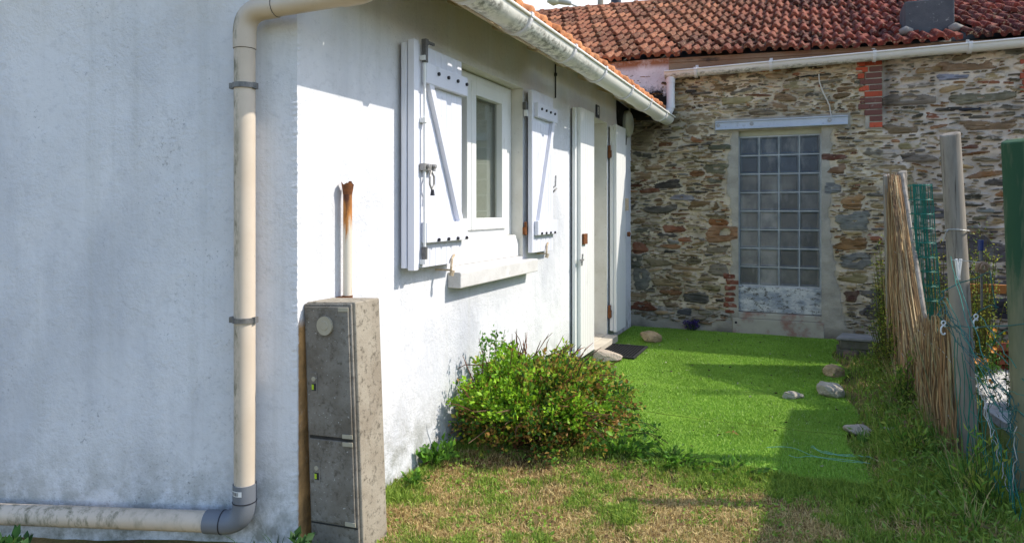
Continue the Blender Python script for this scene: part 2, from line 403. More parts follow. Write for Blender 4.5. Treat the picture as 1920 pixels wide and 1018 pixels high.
def post_mat(name, a, b, g):
    q = N(name)
    c = q.mix(q.ramp(q.noise(9, 5, .65, (1, 1, .12), 1.2), .35, .66), a, b)
    c = q.mix(q.ramp(q.noise(30, 5, .7, (1.5, 1.5, .06)), .56, .66, 0, .85), c, (.075, .062, .05))
    if g: c = q.mix(q.math('MULTIPLY', q.ramp(q.noise(3.5, 5, .65, (2, 2, .35)), .36, .56), q.ramp(q.axis(2), .5, 1.1)), c, g)
    q.bump(q.noise(40, 5, .7, (1.5, 1.5, .08)), .5, .004)
    return q.fin(c, .88, .15)
M['post'] = post_mat('weathered_round_post', (.36, .32, .27), (.20, .175, .145), None)
M['post_green'] = post_mat('green_stained_post', (.26, .24, .15), (.16, .16, .10), (.035, .085, .045))
M['green_wire'] = simple('green_plastic_wire', (.015, .14, .10), (.02, .20, .16), 30, .5, .35)
M['wire_teal'] = simple('faded_teal_wire', (.012, .09, .085), (.04, .15, .145), 30, .5, .35)
M['galv'] = simple('bare_galvanised_wire', (.50, .50, .48), (.36, .36, .35), 30, .45, .4, metal=.3)
M['white_plastic'] = simple('white_plastic', (.78, .78, .78), (.70, .70, .70), 10, .5, .3)
M['slate'] = simple('grey_slate', (.30, .295, .28), (.20, .20, .195), 6, .7, .3, 50, .3, .004)
M['rock_tan'] = simple('tan_rock', (.54, .40, .23), (.36, .26, .15), 14, .95, .1, 40, 1.0, .03, dirt=((.20, .15, .10), 30, .58, .72))
M['rock_pink'] = simple('pinkish_concrete_lump', (.52, .44, .36), (.43, .36, .29), 16, .95, .1, 60, 1.0, .02, dirt=((.28, .24, .20), 40, .60, .74))
M['rock_grey'] = simple('grey_rock', (.54, .485, .39), (.40, .36, .29), 14, .95, .1, 40, 1.0, .03, dirt=((.16, .15, .13), 24, .58, .72))
M['plank'] = simple('dark_old_plank', (.05, .055, .075), (.03, .03, .04), 8, .85, .2, 40, .4, .004, (.1, 1, 1))
M['terracotta'] = simple('terracotta', (.32, .10, .05), (.20, .06, .035), 9, .85, .2, 60, .3, .004)
M['wood_orange'] = simple('orange_wood', (.38, .16, .05), (.28, .11, .035), 12, .8, .2)
M['blue_handle'] = simple('blue_handle', (.02, .04, .16), (.015, .03, .12), 12, .4, .4)
M['black_cable'] = simple('black_cable', (.02, .02, .02), (.03, .03, .03), 12, .6, .3)
M['pale_cable'] = simple('pale_cable', (.55, .52, .45), (.5, .46, .4), 12, .6, .3)
M['lamp_metal'] = simple('grey_lamp_metal', (.45, .45, .44), (.38, .38, .37), 12, .5, .4)
M['shed'] = simple('shed_render', (.5, .47, .42), (.42, .40, .36), 3, .9, .2)

def ground_mat():
    q = N('soil_and_thatch')
    c = q.attr()
    c = q.mix(q.ramp(q.noise(70, 6, .75), .35, .68, 0, .7), c, (.42, .36, .32), 'MULTIPLY')
    q.bump(q.noise(60, 6, .7), .8, .02)
    return q.fin(c, .97, .1)
M['ground'] = ground_mat()
def turf_mat():
    q = N('artificial_turf_backing')
    c = q.mix(q.ramp(q.noise(160, 4, .7), .3, .7), (.14, .28, .02), (.24, .40, .04))
    c = q.mix(q.ramp(q.noise(2.2, 4, .6), .35, .7, 0, .4), c, (.12, .22, .03))
    q.bump(q.noise(240, 4, .7), .8, .01)
    return q.fin(c, .75, .2)
M['turf'] = turf_mat()

# ------------------------------------------------------------------ ground, gravel, artificial turf
def turf_inside(s, n):
    return (s > 1.52) & (s < 5.60) & (n < 2.12 + .05 * np.sin(s * 5)) & (n > np.where(s < 2.55, .95 - (s - 1.52) * .65, .03))
def to_f(X, Y):
    dx = X - A[0]; dy = Y - A[1]; return dx * e[0] + dy * e[1], dx * m[0] + dy * m[1]
def ground_h(X, Y):
    s, n = to_f(X, Y)
    h = (pnoise(X, Y, .35, 11, 3) - .5) * .05 + (pnoise(X, Y, 1.3, 21, 2) - .5) * .05
    near = np.exp(-((np.hypot(X - 1.2, Y - 4.5)) / 6) ** 4)
    h = h * near
    edge = np.clip(np.abs(n) / .12, 0, 1)
    t = turf_inside(s, n); h = np.where(t, -.012, h * edge + np.where(n > 2.2, .03 * near, 0))
    return h - .004
def greenness(X, Y):
    """0 bare/dry .. 1 lush"""
    s, n = to_f(X, Y)
    g = .29 + 1.0 * (pnoise(X, Y, .24, 31, 3) - .5) + 1.1 * (pnoise(X, Y, .07, 41, 2) - .5) + .35 * (pnoise(X, Y, .9, 51, 2) - .5)
    g = g + .40 * np.clip((n - 1.95) / .35, 0, 1)                       # strip along the fence
    g = g + .45 * np.exp(-((s - 1.48) / .14) ** 2) * (n > .5)           # weeds at the turf's edge
    g = g + .25 * np.exp(-((n) / .12) ** 2)
    g = g - .55 * np.exp(-(((X - .1) / .6) ** 2 + ((Y - 3.62) / .28) ** 2))
    g = g - .25 * np.exp(-(((X - .9) / .5) ** 2 + ((Y - 2.9) / .35) ** 2))
    return np.clip(g, 0, 1)

xs = np.concatenate((np.linspace(-300, -4, 12), np.arange(-3.5, 6, .035), np.linspace(6.3, 300, 14)))
ys = np.concatenate((np.linspace(-60, .6, 8), np.arange(.9, 8.2, .035), np.linspace(8.6, 500, 14)))
GX, GY = np.meshgrid(xs, ys); H = ground_h(GX, GY)
V = np.c_[GX.ravel(), GY.ravel(), H.ravel()]
idx = np.arange(GX.size).reshape(GX.shape)
F = np.stack((idx[:-1, :-1], idx[:-1, 1:], idx[1:, 1:], idx[1:, :-1]), -1).reshape(-1, 4)
g = greenness(V[:, 0], V[:, 1])[:, None]
soil = np.array((.15, .095, .05)); thatch = np.array((.46, .33, .145)); gr = np.array((.17, .20, .05))
pn = pnoise(V[:, 0], V[:, 1], .18, 5, 3)[:, None]
pn = pn * (1 - .85 * np.exp(-(((V[:, :1] - .12) / .62) ** 2 + ((V[:, 1:2] - 3.8) / .40) ** 2)))
colg = (soil * (1 - pn) + thatch * pn) * (1 - g) + gr * g
o = npmesh('ground', V, [F], M['ground'], col=colg, smooth=True); tag(o, kind='structure')

# pale gravel path of the neighbouring garden
mb = MB()
pts = []
for k in range(14):
    s_ = 2.2 + k * .28; pts.append((s_, 2.95 + .06 * math.sin(k * 1.7), 3.9 + .1 * math.sin(k)))
vs = []; fs = []
for i, (s_, n0, n1) in enumerate(pts):
    vs += [FP(s_, n0 - .05, -.12), FP(s_, n0, .075), FP(s_, n1, .075), FP(s_, n1 + .05, -.12)]
    if i: fs += [(4 * i - 4 + q_, 4 * i - 3 + q_, 4 * i + 1 + q_, 4 * i + q_) for q_ in range(3)]
fs += [(0, 1, 2, 3), (52, 53, 54, 55)]
mb.add(vs, fs)
M['gravel'] = simple('white_gravel', (.82, .80, .76), (.62, .60, .56), 60, .9, .2, 60, 1, .03)
gpath = mb.build('path', M['gravel']); tag(gpath, kind='structure')
gg = np.random.default_rng(88); pb = MB()
for k in range(2600):
    s_ = gg.uniform(2.3, 5.8); n_ = gg.uniform(2.95, 3.95); p = FP(s_, n_, .078); r_ = gg.uniform(.008, .024); a = gg.uniform(0, 6.28)
    vs = [(p.x + r_ * math.cos(a + q_ * 1.26) * gg.uniform(.7, 1.2), p.y + r_ * math.sin(a + q_ * 1.26) * gg.uniform(.7, 1.2), p.z - .004) for q_ in range(5)] + [(p.x, p.y, p.z + r_ * gg.uniform(.5, .9))]
    pb.add(vs, [(0, 1, 5), (1, 2, 5), (2, 3, 5), (3, 4, 5), (4, 0, 5)])
tag(pb.build('gravel', M['gravel']), 'white pebbles of the gravel path beyond the fence', 'gravel', kind='stuff')

# artificial turf: three strips with seams, sheets laid side by side
def strip(s0, s1):
    n0 = 26; ns = max(int((s1 - s0) / .06), 4)
    vs = []; fs = []
    for i in range(ns + 1):
        s_ = s0 + (s1 - s0) * i / ns
        lo = float(np.where(s_ < 2.55, .95 - (s_ - 1.52) * .65, .03)); hi = 2.12 + .05 * math.sin(s_ * 5)
        for j in range(n0 + 1):
            n_ = lo + (hi - lo) * j / n0
            sj = s_ + (.012 * math.sin(n_ * 9) + .008 * math.sin(n_ * 23) if i in (0, ns) else 0)
            lift = .006 * max(0, 1 - min(i, ns - i) / 1.5)
            p = FP(sj, n_, .006 + lift + .004 * math.sin(n_ * 7 + s_ * 3)); vs.append(p)
    for i in range(ns):
        for j in range(n0):
            a = i * (n0 + 1) + j; fs.append((a, a + 1, a + n0 + 2, a + n0 + 1))
    return vs, fs
mb = MB()
for s0, s1 in ((1.54, 2.294), (2.306, 3.072), (3.078, 5.60)): mb.add(*strip(s0, s1))
turf = mb.build('artificial_turf', M['turf'], smooth=True)
tag(turf, 'bright green artificial turf laid in strips between white house and fence', 'turf')

def blades(name, P, hgt, wid, col, lean, mat, parent=None, seed=1):
    """P (n,3) roots"""
    g = np.random.default_rng(seed); n = len(P)
    a = g.random(n) * 2 * np.pi; b = g.random(n) * 2 * np.pi
    d = np.c_[np.cos(a), np.sin(a), np.zeros(n)]; sd = np.c_[np.cos(b), np.sin(b), np.zeros(n)]
    hgt = np.asarray(hgt)[:, None]; wid = np.asarray(wid)[:, None]; lean = (np.asarray(lean) * np.ones(n))[:, None] * g.random((n, 1))
    up = np.array((0, 0, 1.))
    mid = P + up * hgt * .55 + d * hgt * lean * .35
    tip = P + up * hgt * (1 - lean * .35) + d * hgt * lean
    V = np.stack((P - sd * wid, P + sd * wid, mid + sd * wid * .8, mid - sd * wid * .8, tip), 1).reshape(-1, 3)
    i0 = np.arange(n) * 5
    F4 = np.c_[i0, i0 + 1, i0 + 2, i0 + 3]; F3 = np.c_[i0 + 3, i0 + 2, i0 + 4]
    return npmesh(name, V, [F4, F3], mat, parent, np.repeat(col, 5, 0))

# turf fibres
n = 170000
s_ = rng.uniform(1.53, 5.6, n); n_ = rng.uniform(.03, 2.2, n)
k = turf_inside(s_, n_) & (np.abs(s_ - 2.30) > .009) & (np.abs(s_ - 3.075) > .008); s_ = s_[k]; n_ = n_[k]
P = A + s_[:, None] * e + n_[:, None] * m; P = np.c_[P, np.full(len(P), .006)]
v = rng.random((len(P), 1)); c = np.array((.18, .345, .036)) * (1 - v) + np.array((.34, .53, .085)) * v
c = c * (.75 + .5 * pnoise(P[:, 0], P[:, 1], .5, 61, 3)[:, None])
pal = rng.random(len(P)) < .012; c[pal] = (.45, .50, .28)
fib = blades('fibres', P, rng.uniform(.010, .022, len(P)), rng.uniform(.0012, .0026, len(P)), c, 1.1, M['turf_blade'], turf, 3)
fib['kind'] = 'stuff'

# lawn: dry and green blades
def lawn():
    n = 330000; n2 = 110000
    X = np.concatenate((rng.uniform(-.75, 2.5, n), rng.uniform(-1.0, 3.4, n2))); Y = np.concatenate((rng.uniform(2.35, 3.95, n), rng.uniform(2.0, 6.9, n2)))
    s, nn = to_f(X, Y)
    ok = (nn > .02) & ~turf_inside(s, nn) & (s > -.6) & (s < 5.55) & (nn < 2.75)
    ok |= (s <= 0) & ((X - A[0]) * gy[0] + (Y - A[1]) * gy[1] < -.04) & (X < A[0])
    X = X[ok]; Y = Y[ok]; s, nn = to_f(X, Y)
    g = greenness(X, Y); dens = .65 + .35 * g
    dens = np.where(Y > 4.6, dens * .7, dens)
    dens = dens * np.clip((pnoise(X, Y, .16, 401, 3) - .30) / .18, .22, 1)
    dens = dens * (1 - .75 * np.exp(-(((X - .12) / .50) ** 2 + ((Y - 3.66) / .20) ** 2)))
    k = rng.random(len(X)) < dens; X = X[k]; Y = Y[k]; g = g[k]; nn = nn[k]; s = s[k]
    n = len(X)
    isg = rng.random(n) < np.clip(g * 1.5 - .10, .05, 1)
    fence = np.clip((nn - 1.9) / .4, 0, 1)
    h = np.where(isg, rng.uniform(.012, .035, n) + g * rng.random(n) * .035, rng.uniform(.010, .035, n)) + fence * rng.random(n) ** 2.5 * .06
    w = np.where(isg, rng.uniform(.0016, .0034, n), rng.uniform(.0012, .0026, n)) * (1 + fence * .5)
    v = rng.random((n, 1))
    cg = np.array((.13, .24, .03)) * (1 - v) + np.array((.38, .48, .08)) * v
    cd = np.array((.28, .185, .065)) * (1 - v) + np.array((.84, .66, .31)) * v
    c = np.where(isg[:, None], cg, cd)
    P = np.c_[X, Y, ground_h(X, Y) - .003]
    o = blades('grass', P, h, w, c, np.where(isg, .9, 1.6), M['blade'], None, 5)
    tag(o, 'short half dry grass on the ground before the house', 'grass', kind='stuff')
lawn()

# ------------------------------------------------------------------ white house
house = thing('white_house', 'low white rendered house with orange tiled eave and plank shutters', 'house', FP(0, 0, 0), ROTF)
W0, W1, D0, D1 = 1.32, 2.36, 3.88, 4.61            # window and door openings along the front
def house_wall():
    mb = MB(); TOP = 2.66
    def q(s0, s1, z0, z1): mb.add([(s0, 0, z0), (s1, 0, z0), (s1, 0, z1), (s0, 0, z1)], [(0, 1, 2, 3)])
    cz = [-.1 + i * (TOP + .1) / 260 for i in range(261)]
    jit = [(random.gauss(0, .0009) + .001 * math.sin(z * 23), random.gauss(0, .0009)) for z in cz]
    ga = gx[0] * e[0] + gx[1] * e[1]; gb = gx[0] * -m[0] + gx[1] * -m[1]          # gable direction in the house's own axes
    for i in range(260):
        a = (jit[i][0], jit[i][1], cz[i]); b = (jit[i + 1][0], jit[i + 1][1], cz[i + 1])
        mb.add([a, (.03, 0, cz[i]), (.03, 0, cz[i + 1]), b], [(0, 1, 2, 3)])
        mb.add([(-ga * .03, -gb * .03, cz[i]), a, b, (-ga * .03, -gb * .03, cz[i + 1])], [(0, 1, 2, 3)])
    q(.03, W0, -.1, TOP); q(W0, W1, -.1, 1.0); q(W0, W1, 2.2, TOP); q(W1, D0, -.1, TOP); q(D0, D1, -.1, .03); q(D0, D1, 2.215, TOP); q(D1, LEN, -.1, TOP)
    L = 4.2
    mb.add([(-ga * L, -gb * L, -.1), (-ga * .03, -gb * .03, -.1), (-ga * .03, -gb * .03, TOP), (-ga * L, -gb * L, TOP + L * .42)], [(0, 1, 2, 3)])
    # back sides
    mb.add([(-ga * L, -gb * L, -.1), (-ga * L, -gb * L, TOP + L * .42), (LEN, 4, TOP + L * .42), (LEN, 4, -.1)], [(0, 1, 2, 3)])
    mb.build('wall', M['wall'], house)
    # reveals of the openings
    rv = MB(); d = .13
    for s0, s1, z0, z1, dd in ((W0, W1, 1.0, 2.2, d), (D0, D1, .03, 2.215, .30)):
        rv = MB()
        rv.add([(s0, 0, z0), (s0, dd, z0), (s0, dd, z1), (s0, 0, z1)], [(0, 1, 2, 3)])
        rv.add([(s1, 0, z0), (s1, dd, z0), (s1, dd, z1), (s1, 0, z1)], [(3, 2, 1, 0)])
        rv.add([(s0, 0, z1), (s1, 0, z1), (s1, dd, z1), (s0, dd, z1)], [(0, 1, 2, 3)])
        rv.add([(s0, 0, z0), (s1, 0, z0), (s1, dd, z0), (s0, dd, z0)], [(3, 2, 1, 0)])
        rv.build('reveal', M['reveal'], house)
house_wall()

# sill
mb = MB()
mb.prism([(-.085, .90), (.0, .90), (.12, .90), (.12, 1.01), (-.0, .995), (-.085, .982)], 0, 0, 1)
mb2 = MB(); mb2.box(1.24, 2.44, -.085, -.001, .895, .985); mb2.box(W0 + .003, W1 - .003, -.001, .10, .99, 1.006)
mb2.build('window_sill', M['stone_sill'], house, bevel=.006)

# window
mb = MB(); y0, y1 = .085, .135; zb = 1.16
def ring(mb, s0, s1, z0, z1, w, y0, y1, wb=None):
    wb = wb or w
    mb.box(s0, s0 + w, y0, y1, z0, z1); mb.box(s1 - w, s1, y0, y1, z0, z1)
    mb.box(s0 + w, s1 - w, y0, y1, z0, z0 + wb); mb.box(s0 + w, s1 - w, y0, y1, z1 - w, z1)
for a, b in ((W0 + .004, W0 + .05), (2.245, W1 - .004)): mb.box(a, b, .088, .14, zb, 2.196)
mb.box(W0 + .05, 2.245, .088, .14, zb, zb + .045); mb.box(W0 + .05, 2.245, .088, .14, 2.15, 2.196)
win = mb.build('window', M['frame_white'], house, bevel=.003)
mid = 1.69
for a, b, l, r in ((mid + .003, 2.243, .062, .085), (W0 + .052, mid - .003, .075, .06)):
    sash = MB(); z0, z1 = zb + .047, 2.148
    sash.box(a, a + l, .070, .128, z0, z1); sash.box(b - r, b, .070, .128, z0, z1); sash.box(a + l, b - r, .070, .128, z0, z0 + .075); sash.box(a + l, b - r, .070, .128, z1 - .085, z1)
    sash.build('sash', M['frame_white'], win, bevel=.004)
    p = MB(); p.box(a + l - .004, b - r + .004, .112, .116, z0 + .07, z1 - .08); p.build('pane', M['glass'], win)
lg = MB(); lg.prism([(W0 + .004, 1.008), (W1 - .004, 1.008), (W1 - .004, 1.105), (W1 - .04, 1.13), (W1 - .06, 1.158), (W0 + .004, 1.158)], 1, .03, .135)
lg.build('ledge', M['frame_white'], win, bevel=.004)
# dim room behind the panes
rm = MB(); rm.box(W0 - .2, W1 + .5, .40, 2.2, .4, 2.5); rmo = rm.build('room', M['dark_in'], house)
cu = MB(); cu.box(mid + .12, W1 + .3, .150, .16, .9, 2.3); cu.build('curtain', M['curtain'], win)

def shutter(name, s0, s1, z0, z1, yb, th, mirror, label):
    """plank shutter lying open against the wall; front face at y = yb - th"""
    mb = MB(); yf = yb - th; n = 8; w = (s1 - s0) / n
    for i in range(n):
        a = s0 + i * w; mb.prism([(a + .0035, yf), (a + w - .0035, yf), (a + w, yf + .0035), (a + w, yb), (a, yb), (a, yf + .0035)], 2, z0, z1)
    sh = mb.build('shutter', M['pvc_white'], house); sh['label'] = label
    for zc in (z0 + .175, z1 - .14):
        b = MB(); b.box(s0 + .035, s1 + .012, yf - .032, yf, zc - .052, zc + .052)
        bo = b.build('batten', M['pvc_white'], sh, bevel=.004)
        for k in range(4):
            kb = MB()
            x = s0 + .15 + (s1 - s0 - .16) * k / 3
            if mirror: x = s0 + .10 + (s1 - s0 - .16) * k / 3
            zz = zc + (.012 if zc > 1.6 else -.040)
            kb.tube([(x, yf - .032, zz), (x, yf - .042, zz)], .0095, 6)
            kb.build('bolt', M['bolt_black'], bo)
    br = MB()
    xa, xb = (s0 + .09, s1 - .05)
    if mirror: xa, xb = xb, xa
    p0 = Vector((xa, yf - .012, z1 - .185)); p1 = Vector((xb, yf - .012, z0 + .222)); dz = .024
    br.add([(p0.x - dz, yf, p0.z), (p0.x + dz, yf, p0.z), (p1.x + dz, yf, p1.z), (p1.x - dz, yf, p1.z),
            (p0.x - dz, yf - .028, p0.z), (p0.x + dz, yf - .028, p0.z), (p1.x + dz, yf - .028, p1.z), (p1.x - dz, yf - .028, p1.z)],
           [(0, 1, 2, 3), (7, 6, 5, 4), (0, 4, 5, 1), (1, 5, 6, 2), (2, 6, 7, 3), (3, 7, 4, 0)])
    br.build('brace', M['pvc_white'], sh, bevel=.003)
    return sh, yf
shL, yf = shutter('shutter', .775, 1.25, 1.045, 2.158, -.055, .032, False, 'wide open plank shutter with bolt rod left of the window')
# second folded leaf behind it and the edge profile
mb = MB(); mb.box(.725, 1.25, -.052, -.022, 1.045, 2.158); mb.box(.730, .772, -.094, -.0565, 1.035, 2.172); mb.build('folded_leaf', M['pvc_white'], shL, bevel=.003)
mb = MB(); mb.tube([(.808, yf - .020, 1.068), (.808, yf - .020, 2.150)], .0075, 8)
for z in (1.075, 1.78, 2.09): mb.box(.792, .826, yf - .032, yf - .001, z - .012, z + .012)
mb.build('bolt_rod', M['frame_white'], shL)
mb = MB(); mb.box(.798, .820, yf - .034, yf - .010, 2.068, 2.163); mb.box(.798, .895, yf - .030, yf - .016, 2.168, 2.181); mb.box(.796, .824, yf - .036, yf - .008, 2.155, 2.185)
mb.box(.798, .818, yf - .032, yf - .008, 1.085, 1.15)
mb.build('rod_hook', M['dark_hardware'], shL, bevel=.002)
mb = MB(); mb.box(.785, .895, yf - .034, yf - .004, 1.53, 1.565); mb.tube([(.845, yf - .036, 1.53), (.825, yf - .04, 1.50), (.825, yf - .04, 1.46), (.845, yf - .04, 1.435), (.868, yf - .04, 1.46), (.868, yf - .04, 1.50), (.845, yf - .036, 1.53)], .006, 6)
mb.tube([(.870, yf - .036, 1.553), (.870, yf - .05, 1.553)], .012, 8); mb.tube([(.810, yf - .036, 1.55), (.810, yf - .05, 1.55)], .010, 8)
mb.build('latch', M['hardware'], shL, bevel=.002)
mb = MB(); mb.tube([(.845, yf - .044, 1.435), (.845, yf - .044, 1.405)], [.008, .012], 8); mb.build('knob', M['bolt_black'], shL)
shR, yf2 = shutter('shutter', 2.375, 2.815, 1.03, 2.19, -.035, .032, True, 'open plank shutter right of the window')
mb = MB()
mb.tube([(2.820, -.05, 1.50), (2.840, -.075, 1.52), (2.850, -.075, 1.60)], .007, 6); mb.tube([(2.820, -.03, 1.44), (2.820, -.08, 1.49), (2.855, -.08, 1.50)], .007, 6)
mb.build('stay_catch', M['hardware'], shR)
for sh, x, nb in ((shL, 1.10, yf), (shR, 2.63, yf2)):
    mb = MB(); z = 1.03
    mb.tube([(x, -.004, z - .02), (x, nb - .015, z - .02)], .006, 6); mb.tube([(x, nb - .012, z - .035), (x, nb - .014, z), (x + .012, nb - .012, z + .04), (x + .04, nb - .010, z + .06)], .007, 6)
    mb.tube([(x, nb - .012, z - .05), (x + .004, nb - .02, z - .02)], .013, 7)
    mb.build('stay_hook', M['cord'], sh)
mb = MB()
for z in (1.20,): mb.tube([(2.366, -.02, z - .045), (2.366, -.02, z + .05)], .011, 8); mb.box(2.345, 2.385, -.028, -.004, z - .04, z + .012)
mb.build('hinge', M['rusty'], shR)
mb = MB(); mb.tube([(2.366, -.02, 2.0), (2.366, -.02, 2.10)], .013, 8); mb.box(2.345, 2.39, -.03, -.004, 2.05, 2.10); mb.build('hinge', M['dark_hardware'], shR)
mb = MB(); mb.box(2.352, 2.380, -.035, -.010, 2.0, 2.045); mb.build('hinge_sleeve', M['frame_white'], shR)

# door leaves folded open on the wall either side of the doorway
def door_leaf(s0, s1, z0, z1, yb, th, label, n=6):
    mb = MB(); yf = yb - th; w = (s1 - s0) / n
    for i in range(n):
        a = s0 + i * w; mb.prism([(a + .003, yf), (a + w - .003, yf), (a + w, yf + .003), (a + w, yb), (a, yb), (a, yf + .003)], 2, z0, z1)
    d = mb.build('door_shutter', M['frame_white'], house); d['label'] = label
    return d, yf
dl, y = door_leaf(3.47, 3.875, .07, 2.215, -.05, .032, 'plank door shutter with rusty lock left of the doorway')
mb = MB(); mb.box(3.42, 3.872, -.048, -.02, .06, 2.21); mb.build('folded_leaf', M['frame_white'], dl, bevel=.002)
mb = MB(); mb.box(3.50, 3.60, y - .022, y - .001, 1.04, 1.13); mb.build('lock', M['rusty'], dl, bevel=.003)
mb = MB(); mb.box(3.43, 3.50, y - .02, y - .001, .90, .915); mb.tube([(3.46, y - .012, .86), (3.46, y - .02, .96)], .007, 6); mb.build('latch', M['hardware'], dl)
dr, y = door_leaf(4.65, 5.03, .10, 2.20, -.055, .034, 'white plank door shutter right of the doorway, near the stone wall', 5)
mb = MB(); mb.box(4.64, 5.025, -.053, -.02, .11, 2.19); mb.build('folded_leaf', M['frame_white'], dr, bevel=.002)
for z in (.30, 1.92):
    mb = MB(); mb.tube([(4.628, -.02, z - .06), (4.628, -.02, z + .07)], .014, 8); mb.box(4.616, 4.655, -.04, -.006, z - .05, z + .02); mb.build('hinge', M['rusty'], dr)
mb = MB(); mb.box(5.0, 5.045, y - .03, y + .01, 1.33, 1.46); mb.build('lock', M['cord'], dr, bevel=.003)
mb = MB(); mb.tube([(5.02, y - .02, 1.08), (5.02, y - .05, 1.08)], .025, 8); mb.build('latch', M['rusty'], dr)
# door in the recess, threshold
mb = MB(); mb.box(D0 + .002, D1 - .002, .29, .33, .09, 2.21)
for k in range(2): mb.box(D0 + .09, D1 - .09, .278, .292, .25 + k * .95, 1.02 + k * 1.0)
dd = mb.build('door', M['frame_white'], house, bevel=.003)
mb = MB(); mb.tube([(D0 + .06, .27, 1.05), (D0 + .06, .25, 1.05), (D0 + .16, .25, 1.05)], .01, 8); mb.build('handle', M['hardware'], dd)
mb = MB(); mb.box(D0 - .03, D1 + .01, -.11, -.001, -.05, .075); mb.box(D0 + .002, D1 - .002, -.001, .289, .02, .079); mb.build('door_step', M['step'], house, bevel=.006)

# ------------------------------------------------------------------ tiled roofs
def tiles(name, ncol, ncourse, frame, mat, pal, parent, jit=.004, seed=3, gauge=.33, u0=0, sag=None, skip=None, bond=0, step=0.):
    """interlocking clay tiles; frame maps (u along the eave, v up the slope, w out of the slope) to local xyz"""
    g = np.random.default_rng(seed)
    pu = np.array([0, .008, .020, .040, .058, .070, .080, .108, .118, .132, .148, .158, .168, .222])
    pw = np.array([.008, .030, .041, .044, .038, .022, .004, .001, .018, .032, .031, .016, .001, .006])
    K = len(pu); vv = np.array([0, .012, .38]); ww = np.array([-.004 + step, step, -.022])
    I, J = np.meshgrid(np.arange(ncol), np.arange(ncourse)); I = I.ravel(); J = J.ravel()
    if skip is not None:
        k = ~skip(u0 + I * .222, J * gauge); I = I[k]; J = J[k]
    T = len(I)
    du = g.normal(0, jit, T); dv = g.normal(0, jit * 1.6, T); dw = g.normal(0, jit * .7, T); rot = g.normal(0, .012, T)
    U = (u0 + (I + .5 * (J % 2) * bond) * .222 + du)[:, None, None] + pu[None, None, :] + rot[:, None, None] * vv[None, :, None]
    Vv = (J * gauge + dv)[:, None, None] + vv[None, :, None] - rot[:, None, None] * pu[None, None, :] * 2 + 0 * U
    prof = np.stack((pw - .004, pw, pw), 0)[None]
    Wv = (.030 + dw)[:, None, None] + ww[None, :, None] + prof + 0 * U
    if sag is not None: Wv = Wv + sag(U, Vv)
    # front edge, lower lip
    Uf = U[:, :1]; Vf = Vv[:, :1] + .002; Wf = Wv[:, :1] - .026 - step
    U = np.concatenate((Uf, U), 1); Vv = np.concatenate((Vf, Vv), 1); Wv = np.concatenate((Wf, Wv), 1)
    pts = frame(U.reshape(T, -1), Vv.reshape(T, -1), Wv.reshape(T, -1)).reshape(-1, 3)
    idx = np.arange(T * 4 * K).reshape(T, 4, K)
    F = np.stack((idx[:, :-1, :-1], idx[:, :-1, 1:], idx[:, 1:, 1:], idx[:, 1:, :-1]), -1).reshape(-1, 4)
    base = pal(u0 + I * .222, J * gauge, g)
    col = np.repeat(base, 4 * K, 0)
    return npmesh(name, pts, [F], mat, parent, col, smooth=False)

EAVE_N, PIT = .415, R(24)
def eave_z(s): return 2.385 + 0 * s
def frF(U, V, W):
    y = -EAVE_N + V * math.cos(PIT) - W * math.sin(PIT); z = eave_z(U) + .035 + V * math.sin(PIT) + W * math.cos(PIT)
    return np.stack((U, y, z), -1)
def palF(u, v, g):
    k = g.random((len(u), 1)); c = np.array((.50, .19, .075)) * (1 - k) + np.array((.60, .27, .12)) * k
    return c * (.85 + .3 * g.random((len(u), 1)))
tiles('roof', 26, 10, frF, M['tile_new'], palF, house, .003, 4, u0=-.13)
# underside boards and rafter tails
def zdeck(s, y): return eave_z(s) + .03 + (y + EAVE_N) * math.tan(PIT)
mb = MB()
for i in range(24):
    a = -.12 + i * .24; b = a + .237
    mb.add([(a, -.33, zdeck(a, -.33)), (b, -.33, zdeck(b, -.33)), (b, 2.9, zdeck(b, 2.9)), (a, 2.9, zdeck(a, 2.9)),
            (a, -.33, zdeck(a, -.33) - .018), (b, -.33, zdeck(b, -.33) - .018), (b, 2.9, zdeck(b, 2.9) - .018), (a, 2.9, zdeck(a, 2.9) - .018)],
           [(0, 1, 2, 3), (7, 6, 5, 4), (0, 4, 5, 1), (1, 5, 6, 2), (2, 6, 7, 3), (3, 7, 4, 0)])
mb.build('soffit', M['wood_white'], house)
for i in range(10):
    a = .04 + i * .60; b = a + .055; y0 = -.29; d1, d2 = .019, .105
    mb = MB()
    vs = []
    for x in (a, b): vs += [(x, y0, zdeck(x, y0) - d1), (x, .10, zdeck(x, .10) - d1), (x, .10, zdeck(x, .10) - d2), (x, y0, zdeck(x, y0) - d2 + .02)]
    mb.add(vs, [(0, 1, 2, 3), (7, 6, 5, 4), (0, 4, 5, 1), (1, 5, 6, 2), (2, 6, 7, 3), (3, 7, 4, 0)])
    mb.build('rafter', M['wood_white'], house)
mb = MB()
for a, b in ((.10, .60), (.70, 1.24), (1.24, 1.84), (1.90, 2.44)):
    mb.add([(a, -.30, zdeck(a, -.3) - .125), (b, -.30, zdeck(b, -.3) - .125), (b, -.282, zdeck(b, -.3) - .125), (a, -.282, zdeck(a, -.3) - .125),
            (a, -.30, zdeck(a, -.3) - .02), (b, -.30, zdeck(b, -.3) - .02), (b, -.282, zdeck(b, -.3) - .02), (a, -.282, zdeck(a, -.3) - .02)],
           [(3, 2, 1, 0), (4, 5, 6, 7), (0, 1, 5, 4), (1, 2, 6, 5), (2, 3, 7, 6), (3, 0, 4, 7)])
mb.build('fascia_board', M['wood_white'], house)

